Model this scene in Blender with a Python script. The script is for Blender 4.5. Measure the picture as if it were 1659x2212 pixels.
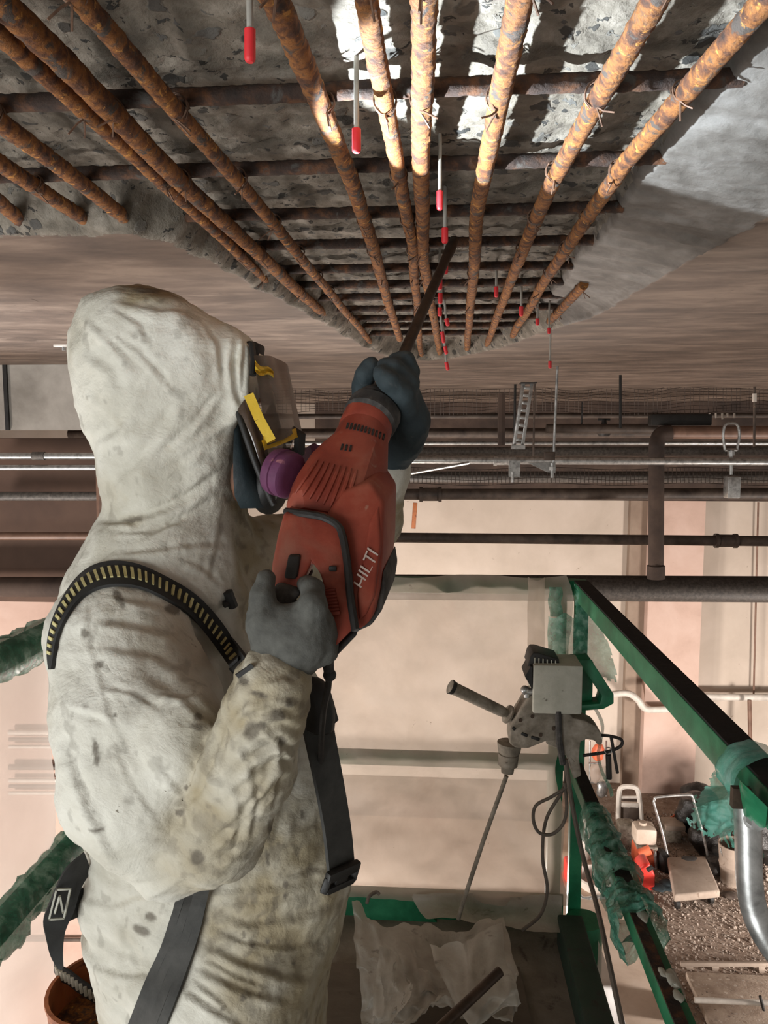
import bpy, bmesh, math, random
import numpy as np
from mathutils import Vector, Matrix, Euler
from mathutils.bvhtree import BVHTree
random.seed(7); RNG = np.random.default_rng(7)
for o in list(bpy.data.objects): bpy.data.objects.remove(o)
SC = bpy.context.scene; COL = SC.collection
# ------------------------------------------------------------------ camera
FPX = 1660.0
PITCH = math.atan(166/FPX); YAW = math.atan(115.5*math.cos(PITCH)/FPX)
cd = bpy.data.cameras.new('camera'); cam = bpy.data.objects.new('camera', cd); COL.objects.link(cam)
cam.rotation_euler = (math.pi/2-PITCH, 0, YAW); cam.location = (0, 0, 0)
cd.sensor_fit = 'VERTICAL'; cd.sensor_height = 36; cd.sensor_width = 27; cd.lens = 36*FPX/2212
cd.clip_start = 0.02; cd.clip_end = 100
SC.camera = cam
# ------------------------------------------------------------------ world, lamps, exposure
wd = bpy.data.worlds.new('world'); SC.world = wd; wd.use_nodes = True
wd.node_tree.nodes['Background'].inputs[0].default_value = (1.0, 0.93, 0.86, 1)
wd.node_tree.nodes['Background'].inputs[1].default_value = 0.34
def lamp(name, kind, loc, target, power, col, size=0.5, spot=60, blend=0.2):
    d = bpy.data.lights.new(name, kind); d.energy = power; d.color = col
    if kind == 'AREA': d.size = size; d.shape = 'DISK'
    elif kind == 'SPOT': d.shadow_soft_size = size; d.spot_size = math.radians(spot); d.spot_blend = blend
    else: d.shadow_soft_size = size
    o = bpy.data.objects.new(name, d); COL.objects.link(o); o.location = loc
    o.rotation_euler = (Vector(target)-Vector(loc)).to_track_quat('-Z', 'Y').to_euler()
    return o
lamp('head_lamp_beam', 'SPOT', (-.248, 1.15, .130), (.22, 1.02, .445), 88, (0.82, 0.92, 1.0), 0.007, 77, 0.10)
lamp('flood_lamp_right', 'AREA', (4.6, 5.4, -4.1), (2.2, 10, -3.0), 225, (1.0, 0.91, 0.84), 0.7)
lamp('flood_lamp_center', 'AREA', (-1.2, 6.3, -4.2), (0.0, 10, -2.0), 250, (1.0, 0.91, 0.84), 0.7)
lamp('flood_lamp_left', 'AREA', (-4.2, 2.4, -3.4), (-2.2, 5.2, -2.2), 200, (1.0, 0.90, 0.83), 0.7)
lamp('flood_lamp_rear', 'AREA', (-2.0, -1.6, -1.2), (-0.4, 1.3, -0.6), 112, (0.97, 1.0, 1.0), 2.6)
lamp('flood_lamp_side', 'SPOT', (-3.2, 2.6, -1.2), (-1.75, 2.9, 0.4), 480, (0.9, 0.95, 1.0), 0.05, 50, 0.9)
lamp('sheet_fill_spot', 'SPOT', (-0.1, 6.0, -4.3), (-0.15, 2.7, -0.95), 850, (1.0, 0.91, 0.84), 0.6, 46, 0.6)  # added backlight, only there to brighten the plastic sheet from behind
lamp('flood_lamp_low', 'SPOT', (-2.7, 1.7, -3.0), (-0.98, 1.35, -1.35), 230, (1.0, 0.95, 0.91), 0.25, 60, 0.8)
SC.view_settings.view_transform = 'Standard'; SC.view_settings.look = 'None'
SC.view_settings.gamma = 1; SC.view_settings.use_curve_mapping = False
SC.view_settings.exposure = 0.0
# ------------------------------------------------------------------ layout helpers
CR = cam.rotation_euler.to_matrix()
def ray(px, py): return CR @ Vector(((px-829.5)/FPX, (1106-py)/FPX, -1))
def W(px, py, Y):
    """world point seen at photo pixel px,py at forward distance Y (metres)"""
    d = ray(px, py); return d*(Y/d.y)
def WZ(px, py, z):
    d = ray(px, py); return d*(z/d.z)
CRn = np.array(CR)
def proj(P):
    q = P @ CRn
    return np.stack([829.5+FPX*q[:,0]/-q[:,2], 1106-FPX*q[:,1]/-q[:,2]], 1)
# numpy perlin noise
_p = np.arange(256); np.random.default_rng(3).shuffle(_p); _p = np.concatenate([_p, _p, _p])
_g = np.random.default_rng(4).normal(size=(256, 3)); _g /= np.linalg.norm(_g, axis=1)[:, None]
def pn(P):
    P = np.asarray(P, float); i = np.floor(P).astype(int); f = P-i; i &= 255
    u = f*f*f*(f*(f*6-15)+10); r = 0
    for a in (0, 1):
        for b in (0, 1):
            for c in (0, 1):
                h = _p[_p[_p[(i[:,0]+a) & 255]+((i[:,1]+b) & 255)]+((i[:,2]+c) & 255)]
                d = np.einsum('ij,ij->i', _g[h], f-np.array([a, b, c]))
                r = r+d*(u[:,0] if a else 1-u[:,0])*(u[:,1] if b else 1-u[:,1])*(u[:,2] if c else 1-u[:,2])
    return r*1.6
def fbm(P, o=4):
    r = 0; s = 1.0
    for k in range(o): r = r+s*pn(P*2**k+17.3*k); s *= .5
    return r
def sstep(a, b, x):
    t = np.clip((x-a)/(b-a), 0, 1); return t*t*(3-2*t)
# ------------------------------------------------------------------ materials
def lin(c):
    c = np.array(c)/255.0
    return tuple(np.where(c <= .04045, c/12.92, ((c+.055)/1.055)**2.4)) + (1,)
def mat(name, cols, scale=8, rough=.8, metal=0, bump=.25, bscale=80, stretch=(1, 1, 1), detail=8, spots=(), stones=None,
        alpha=1, transl=0, spec=.5, bdist=.004, coat=0, attrs=(), crease=None):
    m = bpy.data.materials.new(name); m.use_nodes = True; nt = m.node_tree; N = nt.nodes; L = nt.links; N.clear()
    def nd(t, **k):
        n = N.new(t)
        for a, v in k.items(): setattr(n, a, v)
        return n
    out = nd('ShaderNodeOutputMaterial'); bs = nd('ShaderNodeBsdfPrincipled')
    geo = nd('ShaderNodeNewGeometry'); mp = nd('ShaderNodeMapping'); mp.inputs['Scale'].default_value = stretch
    L.new(geo.outputs['Position'], mp.inputs['Vector'])
    def noise(s, det=detail, dist=0.0, src=None):
        n = nd('ShaderNodeTexNoise'); n.inputs['Scale'].default_value = s; n.inputs['Detail'].default_value = det
        n.inputs['Roughness'].default_value = .62; n.inputs['Distortion'].default_value = dist
        L.new((src or mp).outputs['Vector'], n.inputs['Vector']); return n
    n = noise(scale, dist=.3); rp = nd('ShaderNodeValToRGB'); L.new(n.outputs['Fac'], rp.inputs['Fac'])
    el = rp.color_ramp.elements
    k = len(cols)
    for i, c in enumerate(cols):
        pos = .32+.36*i/max(1, k-1)
        if i < 2: e = el[i]; e.position = pos if i == 0 else max(pos, .33)
        else: e = el.new(pos)
        e.color = lin(c)
    if k == 1: el[1].color = lin(cols[0])
    col = rp.outputs['Color']; heights = []
    if stones:
        ss, dens, sc = stones
        for q, (s_, d_) in enumerate(((ss, dens), (ss*2.3, dens*.9))):
            nz = noise(s_*.8, 3); mx = nd('ShaderNodeMix', data_type='VECTOR'); mx.inputs[0].default_value = .05
            L.new(mp.outputs['Vector'], mx.inputs[4]); L.new(nz.outputs['Color'], mx.inputs[5])
            v = nd('ShaderNodeTexVoronoi'); v.inputs['Scale'].default_value = s_; L.new(mx.outputs[1], v.inputs['Vector'])
            sep = nd('ShaderNodeSeparateColor'); L.new(v.outputs['Color'], sep.inputs[0])
            lt = nd('ShaderNodeMath', operation='LESS_THAN'); L.new(sep.outputs[0], lt.inputs[0]); lt.inputs[1].default_value = d_
            mr = nd('ShaderNodeMapRange'); L.new(v.outputs['Distance'], mr.inputs[0]); mr.inputs[1].default_value = .36; mr.inputs[2].default_value = .30
            mu = nd('ShaderNodeMath', operation='MULTIPLY'); L.new(lt.outputs[0], mu.inputs[0]); L.new(mr.outputs[0], mu.inputs[1])
            cr = nd('ShaderNodeValToRGB'); L.new(sep.outputs[1], cr.inputs[0])
            for i, c in enumerate(sc[:2]): cr.color_ramp.elements[i].color = lin(c)
            for i, c in enumerate(sc[2:]): cr.color_ramp.elements.new(.4+.2*i).color = lin(c)
            mc = nd('ShaderNodeMix', data_type='RGBA'); L.new(mu.outputs[0], mc.inputs[0]); L.new(col, mc.inputs[6]); L.new(cr.outputs[0], mc.inputs[7])
            col = mc.outputs[2]; heights.append(mu.outputs[0])
    for (s_, th, soft, c) in spots:
        n2 = noise(s_, 5, .6); mr = nd('ShaderNodeMapRange'); L.new(n2.outputs['Fac'], mr.inputs[0])
        mr.inputs[1].default_value = th; mr.inputs[2].default_value = th+soft
        mc = nd('ShaderNodeMix', data_type='RGBA'); L.new(mr.outputs[0], mc.inputs[0]); L.new(col, mc.inputs[6]); mc.inputs[7].default_value = lin(c)
        col = mc.outputs[2]
    for an, c in attrs:
        at = nd('ShaderNodeAttribute'); at.attribute_name = an; mc = nd('ShaderNodeMix', data_type='RGBA')
        L.new(at.outputs['Fac'], mc.inputs[0]); L.new(col, mc.inputs[6]); mc.inputs[7].default_value = lin(c); col = mc.outputs[2]
    L.new(col, bs.inputs['Base Color'])
    bs.inputs['Roughness'].default_value = rough; bs.inputs['Metallic'].default_value = metal
    bs.inputs['Specular IOR Level'].default_value = spec; bs.inputs['Coat Weight'].default_value = coat
    if bump:
        nb = noise(bscale, 8); h = nb.outputs['Fac']
        for x in heights:
            ad = nd('ShaderNodeMath', operation='MULTIPLY_ADD'); L.new(x, ad.inputs[0]); ad.inputs[1].default_value = .5; L.new(h, ad.inputs[2]); h = ad.outputs[0]
        if crease:
            for cs, cw in crease:
                nc = noise(cs, 3, 1.6); sb = nd('ShaderNodeMath', operation='SUBTRACT'); L.new(nc.outputs['Fac'], sb.inputs[0]); sb.inputs[1].default_value = .5
                ab = nd('ShaderNodeMath', operation='ABSOLUTE'); L.new(sb.outputs[0], ab.inputs[0])
                mi_ = nd('ShaderNodeMath', operation='MINIMUM'); L.new(ab.outputs[0], mi_.inputs[0]); mi_.inputs[1].default_value = .10
                ad = nd('ShaderNodeMath', operation='MULTIPLY_ADD'); L.new(mi_.outputs[0], ad.inputs[0]); ad.inputs[1].default_value = cw; L.new(h, ad.inputs[2]); h = ad.outputs[0]
        b = nd('ShaderNodeBump'); b.inputs['Strength'].default_value = bump; b.inputs['Distance'].default_value = bdist
        L.new(h, b.inputs['Height']); L.new(b.outputs[0], bs.inputs['Normal'])
    sh = bs.outputs[0]
    if transl:
        t = nd('ShaderNodeBsdfTranslucent'); L.new(col, t.inputs[0]); mx = nd('ShaderNodeMixShader'); mx.inputs[0].default_value = transl
        L.new(sh, mx.inputs[1]); L.new(t.outputs[0], mx.inputs[2]); sh = mx.outputs[0]
    if alpha < 1:
        t = nd('ShaderNodeBsdfTransparent'); mx = nd('ShaderNodeMixShader'); mx.inputs[0].default_value = alpha
        L.new(t.outputs[0], mx.inputs[1]); L.new(sh, mx.inputs[2]); sh = mx.outputs[0]
    L.new(sh, out.inputs['Surface'])
    return m
STONE = [(44, 44, 42), (112, 107, 98), (60, 56, 50), (84, 83, 80)]
MT = dict(
 soffit=mat('board_marked_soffit', [(64, 52, 44), (92, 77, 66), (122, 106, 93)], 3.2, .6, bump=.25, bscale=24, stretch=(1, 2.4, 1), spots=[(2.4, .58, .16, (128, 113, 100)), (14, .66, .06, (74, 62, 53))]),
 broken=mat('broken_concrete', [(84, 78, 69), (112, 105, 94), (146, 139, 128)], 14, .85, bump=.6, bscale=55, bdist=.012, stones=(24, .40, STONE)),
 mortar=mat('repair_mortar', [(74, 70, 65), (98, 94, 89), (124, 121, 117)], 9, .7, bump=.5, bscale=35, bdist=.008),
 rust=mat('rusted_rebar', [(50, 33, 25), (92, 55, 31), (144, 92, 42), (74, 60, 50)], 42, .85, bump=.9, bscale=160, bdist=.004, spots=[(26, .57, .05, (74, 66, 60)), (50, .60, .06, (188, 132, 62))]),
 rustdark=mat('dark_rebar', [(34, 25, 21), (54, 37, 28), (98, 62, 36)], 34, .85, bump=.8, bscale=160, bdist=.003, spots=[(26, .58, .08, (70, 66, 62))]),
 wire=mat('tie_wire', [(76, 54, 42), (128, 100, 82)], 60, .6, metal=.3),
 wall=mat('wall_concrete', [(182, 168, 154), (194, 180, 166), (204, 190, 177)], 1.1, .85, bump=.15, bscale=20, spots=[(9, .68, .05, (140, 122, 106))]),
 wallpink=mat('pink_concrete', [(184, 156, 142), (198, 170, 156), (206, 180, 167)], 2.2, .85, bump=.1, bscale=25, spots=[(30, .72, .04, (140, 104, 90))]),
 column=mat('column_shade', [(130, 112, 98), (156, 138, 122)], 2.5, .85, bump=.15),
 beam=mat('brown_beam', [(82, 62, 52), (104, 80, 66)], 2.0, .8, bump=.1, bscale=30),
 darkbeam=mat('dark_beam', [(44, 34, 29), (66, 52, 44), (84, 68, 58)], 2.6, .85, bump=.1, bscale=30),
 greypanel=mat('grey_panel_concrete', [(140, 134, 126), (166, 160, 152), (186, 180, 172)], 3.2, .85, bump=.2, bscale=30),
 pipe=mat('dark_pipe', [(52, 43, 38), (78, 66, 58), (96, 84, 74)], 7, .6, bump=.15, spots=[(40, .68, .05, (120, 100, 84))]),
 pipedark=mat('mottled_dark_pipe', [(42, 37, 33), (62, 56, 51), (80, 74, 68)], 40, .6, bump=.2),
 pipegrey=mat('mottled_grey_pipe', [(64, 60, 57), (92, 87, 82), (112, 106, 100)], 40, .55, bump=.2),
 copper=mat('brown_pipe', [(104, 78, 64), (134, 104, 88)], 8, .5, bump=.1),
 galv=mat('galvanised_steel', [(134, 134, 132), (176, 176, 174), (200, 200, 198)], 26, .35, metal=.75, bump=.08),
 white=mat('white_paint', [(196, 188, 178), (222, 214, 204)], 12, .5),
 black=mat('black_plastic', [(24, 23, 22), (38, 36, 34)], 20, .55),
 green=mat('green_paint', [(18, 86, 56), (28, 110, 74), (48, 132, 92)], 9, .45, bump=.15, bscale=60, spots=[(38, .70, .03, (36, 44, 38)), (70, .74, .03, (170, 176, 168))]),
 greendark=mat('dirty_green_paint', [(20, 44, 34), (30, 58, 44), (44, 56, 48)], 9, .7, bump=.3, spots=[(16, .58, .08, (40, 38, 34))]),
 grime=mat('black_grime_shade', [(26, 23, 21), (38, 34, 31)], 30, .95, bump=.6, spots=[(50, .70, .04, (120, 110, 100))]),
 deck=mat('dirty_deck', [(92, 84, 74), (116, 108, 97), (134, 128, 118)], 6, .85, bump=.4, spots=[(9, .60, .1, (58, 50, 44)), (60, .72, .03, (190, 184, 172))]),
 ply=mat('worn_plywood', [(84, 74, 63), (104, 93, 80)], 6, .85, stretch=(1, 2, 1), spots=[(9, .6, .1, (62, 54, 46))]),
 sheet=mat('milky_plastic_sheet', [(202, 186, 172), (218, 204, 190), (228, 216, 204)], 3.0, .45, bump=.3, bscale=9, bdist=.02, alpha=.70, transl=.60, spots=[(24, .70, .06, (134, 116, 100)), (60, .74, .03, (96, 80, 66))]),
 sheetleft=mat('pale_plastic_sheet', [(214, 200, 190), (230, 218, 208)], 2.0, .4, bump=.2, bscale=6, bdist=.02, alpha=.78, transl=.6),
 bag=mat('dusty_plastic_film', [(164, 158, 146), (190, 184, 172), (206, 202, 192)], 7, .35, bump=.4, bscale=26, bdist=.01, alpha=.72, transl=.30, crease=((7, 2.5),), spots=[(10, .62, .1, (84, 74, 64))]),
 teal=mat('teal_stretch_film', [(92, 184, 160), (134, 212, 192), (186, 232, 220)], 16, .2, bump=.5, bscale=60, bdist=.008, alpha=.72, transl=.35),
 tealdark=mat('green_stretch_film', [(44, 104, 84), (84, 150, 126), (168, 212, 196)], 30, .18, bump=.5, bscale=60, bdist=.008, alpha=.70, transl=.3),
 suit=mat('soiled_white_coverall', [(186, 182, 168), (206, 203, 191), (218, 216, 206)], 5, .8, bump=.38, bscale=70, bdist=.006, stretch=(1, 1, 1.25), spec=.25,
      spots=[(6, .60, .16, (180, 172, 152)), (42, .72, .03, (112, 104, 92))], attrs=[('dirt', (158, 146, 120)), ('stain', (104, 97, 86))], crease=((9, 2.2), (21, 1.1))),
 glovegrey=mat('grey_knit_glove', [(74, 74, 70), (92, 92, 87)], 60, .9, bump=.5, bscale=500, bdist=.001, spots=[(9, .6, .15, (66, 64, 60))]),
 gloveblue=mat('blue_work_glove', [(38, 49, 54), (52, 64, 68)], 30, .8, bump=.4, bscale=300, bdist=.001, spots=[(18, .64, .1, (90, 92, 92))]),
 web=mat('black_webbing', [(34, 34, 34), (48, 48, 47)], 30, .8, bump=.3, bscale=400, bdist=.001),
 webdusty=mat('dusty_webbing', [(52, 52, 50), (72, 71, 68)], 30, .85, bump=.3, bscale=400, bdist=.001),
 yellowthread=mat('yellow_stitching', [(190, 180, 120), (214, 204, 150)], 40, .8),
 red=mat('dusty_red_housing', [(120, 46, 32), (138, 60, 43), (152, 84, 66)], 13, .55, bump=.12, bscale=80, spots=[(24, .64, .08, (150, 110, 94)), (7, .58, .15, (130, 78, 62))]),
 rubber=mat('dusty_rubber', [(38, 36, 35), (56, 54, 52), (84, 80, 77)], 40, .8, bump=.2),
 steel=mat('dark_steel', [(58, 46, 38), (84, 68, 56)], 30, .5, metal=.5, bump=.2),
 yellow=mat('yellow_tape', [(206, 170, 40), (222, 188, 62)], 16, .5, bump=.2),
 purple=mat('magenta_filter', [(86, 40, 74), (106, 56, 90)], 30, .7, bump=.2, spots=[(20, .64, .06, (176, 120, 120))]),
 visor=mat('dusty_visor', [(86, 78, 70), (110, 102, 94)], 12, .25, bump=0, alpha=.88),
 visorclear=mat('tinted_visor', [(70, 56, 47), (92, 76, 64)], 9, .12, bump=0, alpha=.82, coat=1),
 facepiece=mat('dark_facepiece', [(32, 42, 46), (44, 56, 60)], 14, .5),
 skin=mat('skin', [(150, 108, 86), (170, 124, 100)], 14, .5),
 dusty=mat('dust_caked_metal', [(106, 98, 87), (136, 128, 115), (160, 152, 140)], 24, .85, bump=.4, spots=[(40, .66, .05, (66, 58, 52))]),
 dustbox=mat('dusty_grey_box', [(166, 165, 152), (190, 189, 177)], 18, .7, bump=.2, spots=[(30, .64, .08, (96, 92, 82))]),
 cord=mat('grey_cord', [(84, 76, 68), (104, 94, 84)], 40, .7),
 darkcord=mat('black_cord', [(34, 31, 29), (48, 44, 41)], 40, .7),
 dirt=mat('dirt_ground', [(132, 112, 98), (156, 136, 121), (178, 160, 146)], 7, .95, bump=.8, bscale=60, bdist=.02, stones=(22, .35, [(196, 178, 162), (150, 128, 112), (110, 92, 80), (214, 198, 184)])),
 kerb=mat('gravelly_concrete', [(150, 132, 116), (176, 158, 142), (192, 176, 160)], 8, .95, bump=.5, bscale=60, bdist=.01, stones=(28, .35, [(204, 190, 176), (150, 130, 114), (120, 104, 92), (214, 202, 190)])),
 pad=mat('pale_concrete_pad', [(186, 164, 146), (206, 186, 168), (214, 196, 180)], 3, .9, bump=.15, bscale=40),
 stone=mat('pale_gravel', [(122, 106, 95), (158, 143, 131), (190, 177, 166)], 30, .9, bump=.2),
 trolley=mat('dusty_trolley_deck', [(146, 130, 117), (168, 152, 138)], 7, .85, bump=.2, spots=[(14, .62, .08, (126, 108, 94))]),
 tank=mat('cream_tank', [(176, 160, 144), (196, 182, 167)], 9, .5),
 bagblack=mat('black_bin_bag', [(26, 24, 23), (40, 37, 35)], 8, .28, bump=.5, bscale=18, bdist=.03),
 redplastic=mat('red_plastic', [(196, 48, 42), (214, 66, 56)], 9, .4),
 orange=mat('orange_plastic', [(206, 92, 58), (224, 120, 84)], 9, .5),
 rustbucket=mat('rusty_painted_steel', [(150, 86, 50), (176, 108, 66), (120, 84, 62)], 12, .7, bump=.3, spots=[(10, .58, .06, (104, 54, 40))]),
 markred=mat('red_sleeve', [(206, 36, 44), (222, 52, 58)], 30, .5, bump=0),
 markwhite=mat('white_rod', [(150, 146, 138), (172, 168, 160)], 30, .5, bump=0),
 lettering=mat('white_lettering', [(176, 156, 146), (200, 184, 174)], 60, .6, bump=0),
 net=mat('dark_netting', [(48, 38, 32), (62, 50, 42)], 30, .8, bump=0),
)
# ------------------------------------------------------------------ object helpers
WL = {}
def put(o, parent, loc):
    COL.objects.link(o); WL[o.name] = Vector(loc)
    if parent is not None:
        o.parent = parent; o.location = Vector(loc)-WL[parent.name]
    else: o.location = loc
    return o
def tag(o, label=None, cat=None, group=None, kind=None):
    if label: o['label'] = label
    if cat: o['category'] = cat
    if group: o['group'] = group
    if kind: o['kind'] = kind
    return o
def thing(name, loc, label, cat, group=None):
    o = bpy.data.objects.new(name, None); o.empty_display_size = .05
    put(o, None, loc); return tag(o, label, cat, group)
def frames(path):
    P = [Vector(p) for p in path]; n = len(P); T = []
    for i in range(n):
        t = P[min(i+1, n-1)]-P[max(i-1, 0)]; T.append(t.normalized() if t.length > 1e-9 else Vector((0, 0, 1)))
    a = Vector((0, 0, 1)) if abs(T[0].z) < .9 else Vector((0, 1, 0))
    u = (a-T[0]*a.dot(T[0])).normalized(); F = []
    for i in range(n):
        u = (u-T[i]*u.dot(T[i])).normalized(); F.append((P[i], T[i], u, T[i].cross(u)))
    return F
def spline(pts, n=8):
    P = [Vector(p) for p in pts]; P = [P[0]*2-P[1]]+P+[P[-1]*2-P[-2]]; r = []
    for i in range(1, len(P)-2):
        for k in range(n):
            t = k/n; a, b, c, d = P[i-1:i+3]
            r.append(.5*((2*b)+(c-a)*t+(2*a-5*b+4*c-d)*t*t+(3*b-a-3*c+d)*t**3))
    return r+[P[-2]]
class MB:
    def __init__(s): s.v = []; s.f = []; s.mi = []
    def add(s, vs, fs, mi=0):
        b = len(s.v); s.v += [tuple(v) for v in vs]; s.f += [tuple(b+i for i in f) for f in fs]; s.mi += [mi]*len(fs); return s
    def box(s, c, size, rot=None, bev=0, mi=0):
        c = Vector(c); R = rot if rot is not None else Matrix.Identity(3)
        if isinstance(rot, (tuple, list)): R = Euler(rot).to_matrix()
        x, y, z = [q/2 for q in size]
        bm = bmesh.new(); bmesh.ops.create_cube(bm, size=1)
        for v in bm.verts: v.co = Vector((v.co.x*2*x, v.co.y*2*y, v.co.z*2*z))
        if bev: bmesh.ops.bevel(bm, geom=bm.edges[:], offset=bev, segments=2, affect='EDGES', profile=.5)
        bm.verts.index_update(); s.add([c+R@v.co for v in bm.verts], [[v.index for v in f.verts] for f in bm.faces], mi); bm.free(); return s
    def beam(s, a, b, w, h, up=(0, 0, 1), bev=.003, mi=0):
        a = Vector(a); b = Vector(b); d = b-a; y = d.normalized(); x = y.cross(Vector(up)).normalized(); z = x.cross(y)
        return s.box((a+b)/2, (w, d.length, h), Matrix((x, y, z)).transposed(), bev, mi)
    def tube(s, path, r, n=10, cap=True, mi=0, flat=1.0):
        F = frames(path); k = len(F); R = r if hasattr(r, '__len__') else [r]*k; vs = []; fs = []
        for (p, t, u, w), q in zip(F, R):
            for j in range(n):
                a = 2*math.pi*j/n; vs.append(p+u*(q*math.cos(a))+w*(q*flat*math.sin(a)))
        for i in range(k-1):
            for j in range(n):
                j2 = (j+1) % n; fs.append((i*n+j, i*n+j2, (i+1)*n+j2, (i+1)*n+j))
        if cap: fs += [tuple(range(n))[::-1], tuple((k-1)*n+j for j in range(n))]
        return s.add(vs, fs, mi)
    def ribbon(s, L, R, th, mi=0):
        """closed strap from two edge polylines, thickness th away from their mean normal"""
        n = len(L); vs = []; fs = []
        for i in range(n):
            l = Vector(L[i]); r = Vector(R[i]); t = Vector(L[min(i+1, n-1)])-Vector(L[max(i-1, 0)])
            nn = (r-l).cross(t).normalized()*th*.5; vs += [l+nn, r+nn, r-nn, l-nn]
        for i in range(n-1):
            for j in range(4): a = i*4+j; b = i*4+(j+1) % 4; fs.append((a, b, b+4, a+4))
        fs += [(3, 2, 1, 0), tuple(4*(n-1)+j for j in range(4))]
        return s.add(vs, fs, mi)
    def lathe(s, a, b, prof, n=20, mi=0):
        """revolve prof [(t along a->b in metres, radius)]"""
        a = Vector(a); d = (Vector(b)-a).normalized(); path = [a+d*t for t, _ in prof]
        u = (Vector((0, 0, 1)) if abs(d.z) < .9 else Vector((1, 0, 0))); u = (u-d*u.dot(d)).normalized(); w = d.cross(u); vs = []; fs = []
        for (t, r), p in zip(prof, path):
            for j in range(n):
                q = 2*math.pi*j/n; vs.append(p+u*(r*math.cos(q))+w*(r*math.sin(q)))
        for i in range(len(prof)-1):
            for j in range(n):
                j2 = (j+1) % n; fs.append((i*n+j, i*n+j2, (i+1)*n+j2, (i+1)*n+j))
        fs += [tuple(range(n))[::-1], tuple((len(prof)-1)*n+j for j in range(n))]
        return s.add(vs, fs, mi)
    def ball(s, c, r, sub=2, noise=0, nsc=8, mi=0, seed=0):
        bm = bmesh.new(); bmesh.ops.create_icosphere(bm, subdivisions=sub, radius=1); c = Vector(c)
        r = r if hasattr(r, '__len__') else (r, r, r)
        V = np.array([v.co[:] for v in bm.verts])*np.array(r)
        if noise: V = V*(1+noise*fbm(V*nsc+seed*7.7, 3)[:, None])
        bm.verts.index_update()
        s.add([c+Vector(v) for v in V], [[v.index for v in f.verts] for f in bm.faces], mi); bm.free(); return s
    def prism(s, poly, off, bev=0, mi=0):
        """polygon (3d pts) extruded by vector off"""
        bm = bmesh.new(); vs = [bm.verts.new(p) for p in poly]; f = bm.faces.new(vs)
        r = bmesh.ops.extrude_face_region(bm, geom=[f]); off = Vector(off)
        for v in r['geom']:
            if isinstance(v, bmesh.types.BMVert): v.co += off
        bmesh.ops.recalc_face_normals(bm, faces=bm.faces)
        if bev: bmesh.ops.bevel(bm, geom=bm.edges[:], offset=bev, segments=3, affect='EDGES', profile=.5, clamp_overlap=True)
        bm.verts.index_update(); bm.faces.ensure_lookup_table()
        s.add([v.co for v in bm.verts], [[v.index for v in f.verts] for f in bm.faces], mi); bm.free(); return s
    def grid(s, fn, nu, nv, mi=0):
        vs = [fn(i/nu, j/nv) for i in range(nu+1) for j in range(nv+1)]
        fs = [(i*(nv+1)+j, i*(nv+1)+j+1, (i+1)*(nv+1)+j+1, (i+1)*(nv+1)+j) for i in range(nu) for j in range(nv)]
        return s.add(vs, fs, mi)
    def build(s, name, m, parent=None, label=None, cat=None, group=None, kind=None, smooth=True, angle=40):
        me = bpy.data.meshes.new(name); V = np.array([tuple(v) for v in s.v])
        if parent is None:
            lo = V.min(0); hi = V.max(0); loc = Vector(((lo[0]+hi[0])/2, (lo[1]+hi[1])/2, lo[2]))
        else: loc = WL[parent.name]
        me.from_pydata([tuple(v) for v in V-np.array(loc)], [], s.f)
        for q in (m if isinstance(m, (list, tuple)) else [m]): me.materials.append(MT[q] if isinstance(q, str) else q)
        if any(s.mi): me.polygons.foreach_set('material_index', s.mi)
        bm = bmesh.new(); bm.from_mesh(me); bmesh.ops.recalc_face_normals(bm, faces=bm.faces); bm.to_mesh(me); bm.free()
        if smooth:
            me.polygons.foreach_set('use_smooth', [True]*len(me.polygons)); me.set_sharp_from_angle(angle=math.radians(angle))
        o = bpy.data.objects.new(name, me); put(o, parent, loc)
        return tag(o, label, cat, group, kind)
# ------------------------------------------------------------------ setting: ceiling with chipped-out opening
def polysd(P, poly):
    V = np.array(poly); d = np.full(len(P), 1e9); ins = np.zeros(len(P), bool)
    for i in range(len(V)):
        a = V[i]; b = V[i-1]; e = b-a; w = P-a
        t = np.clip((w@e)/(e@e), 0, 1); q = w-t[:, None]*e; d = np.minimum(d, (q**2).sum(1))
        c = ((a[1] <= P[:,1]) & (b[1] > P[:,1])) | ((b[1] <= P[:,1]) & (a[1] > P[:,1]))
        den = b[1]-a[1] if abs(b[1]-a[1]) > 1e-12 else 1e-12
        ins ^= c & (P[:,0] < a[0]+(P[:,1]-a[1])/den*(b[0]-a[0]))
    d = np.sqrt(d); return np.where(ins, d, -d)
ZS = 0.40
HOLE = [(-1.5, .2), (-1.5, 1.53), (-.62, 1.56), (-.55, 1.68), (-.47, 2.3), (-.40, 2.9), (-.33, 3.6), (-.26, 4.0), (-.05, 4.25), (.12, 4.02),
        (.30, 3.6), (.45, 2.95), (.53, 2.72), (.56, 2.2), (.585, 1.75), (.62, 1.44), (.68, .9), (.74, .2)]
xs = np.arange(-1.2, .82, .0062); ys = [.40]
while ys[-1] < 4.4: ys.append(ys[-1]+.004+.0028*ys[-1])
ys = np.array(ys); nx, ny = len(xs), len(ys)
X, Y = [a.ravel() for a in np.meshgrid(xs, ys, indexing='ij')]
P3 = np.stack([X, Y, X*0], 1)
j = fbm(P3*9, 4)*.022
sd = polysd(np.stack([X, Y], 1), HOLE)+j*np.where(X > .42, .5, 1)
chip = fbm(P3*[14, 11, 1]+3, 5); fac = np.abs(fbm(P3*[22, 34, 1]+9, 4)); big = fbm(P3*3.1+5, 3)
inner = .487+.012*big+.007*chip-.008*fac
hz = ZS+(inner-ZS)*sstep(0, .075, sd)
ex = .362+.014*fbm(P3*[4, 7, 1]+1, 3)                                # crest of the sloped mortar shoulder on the right
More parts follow.
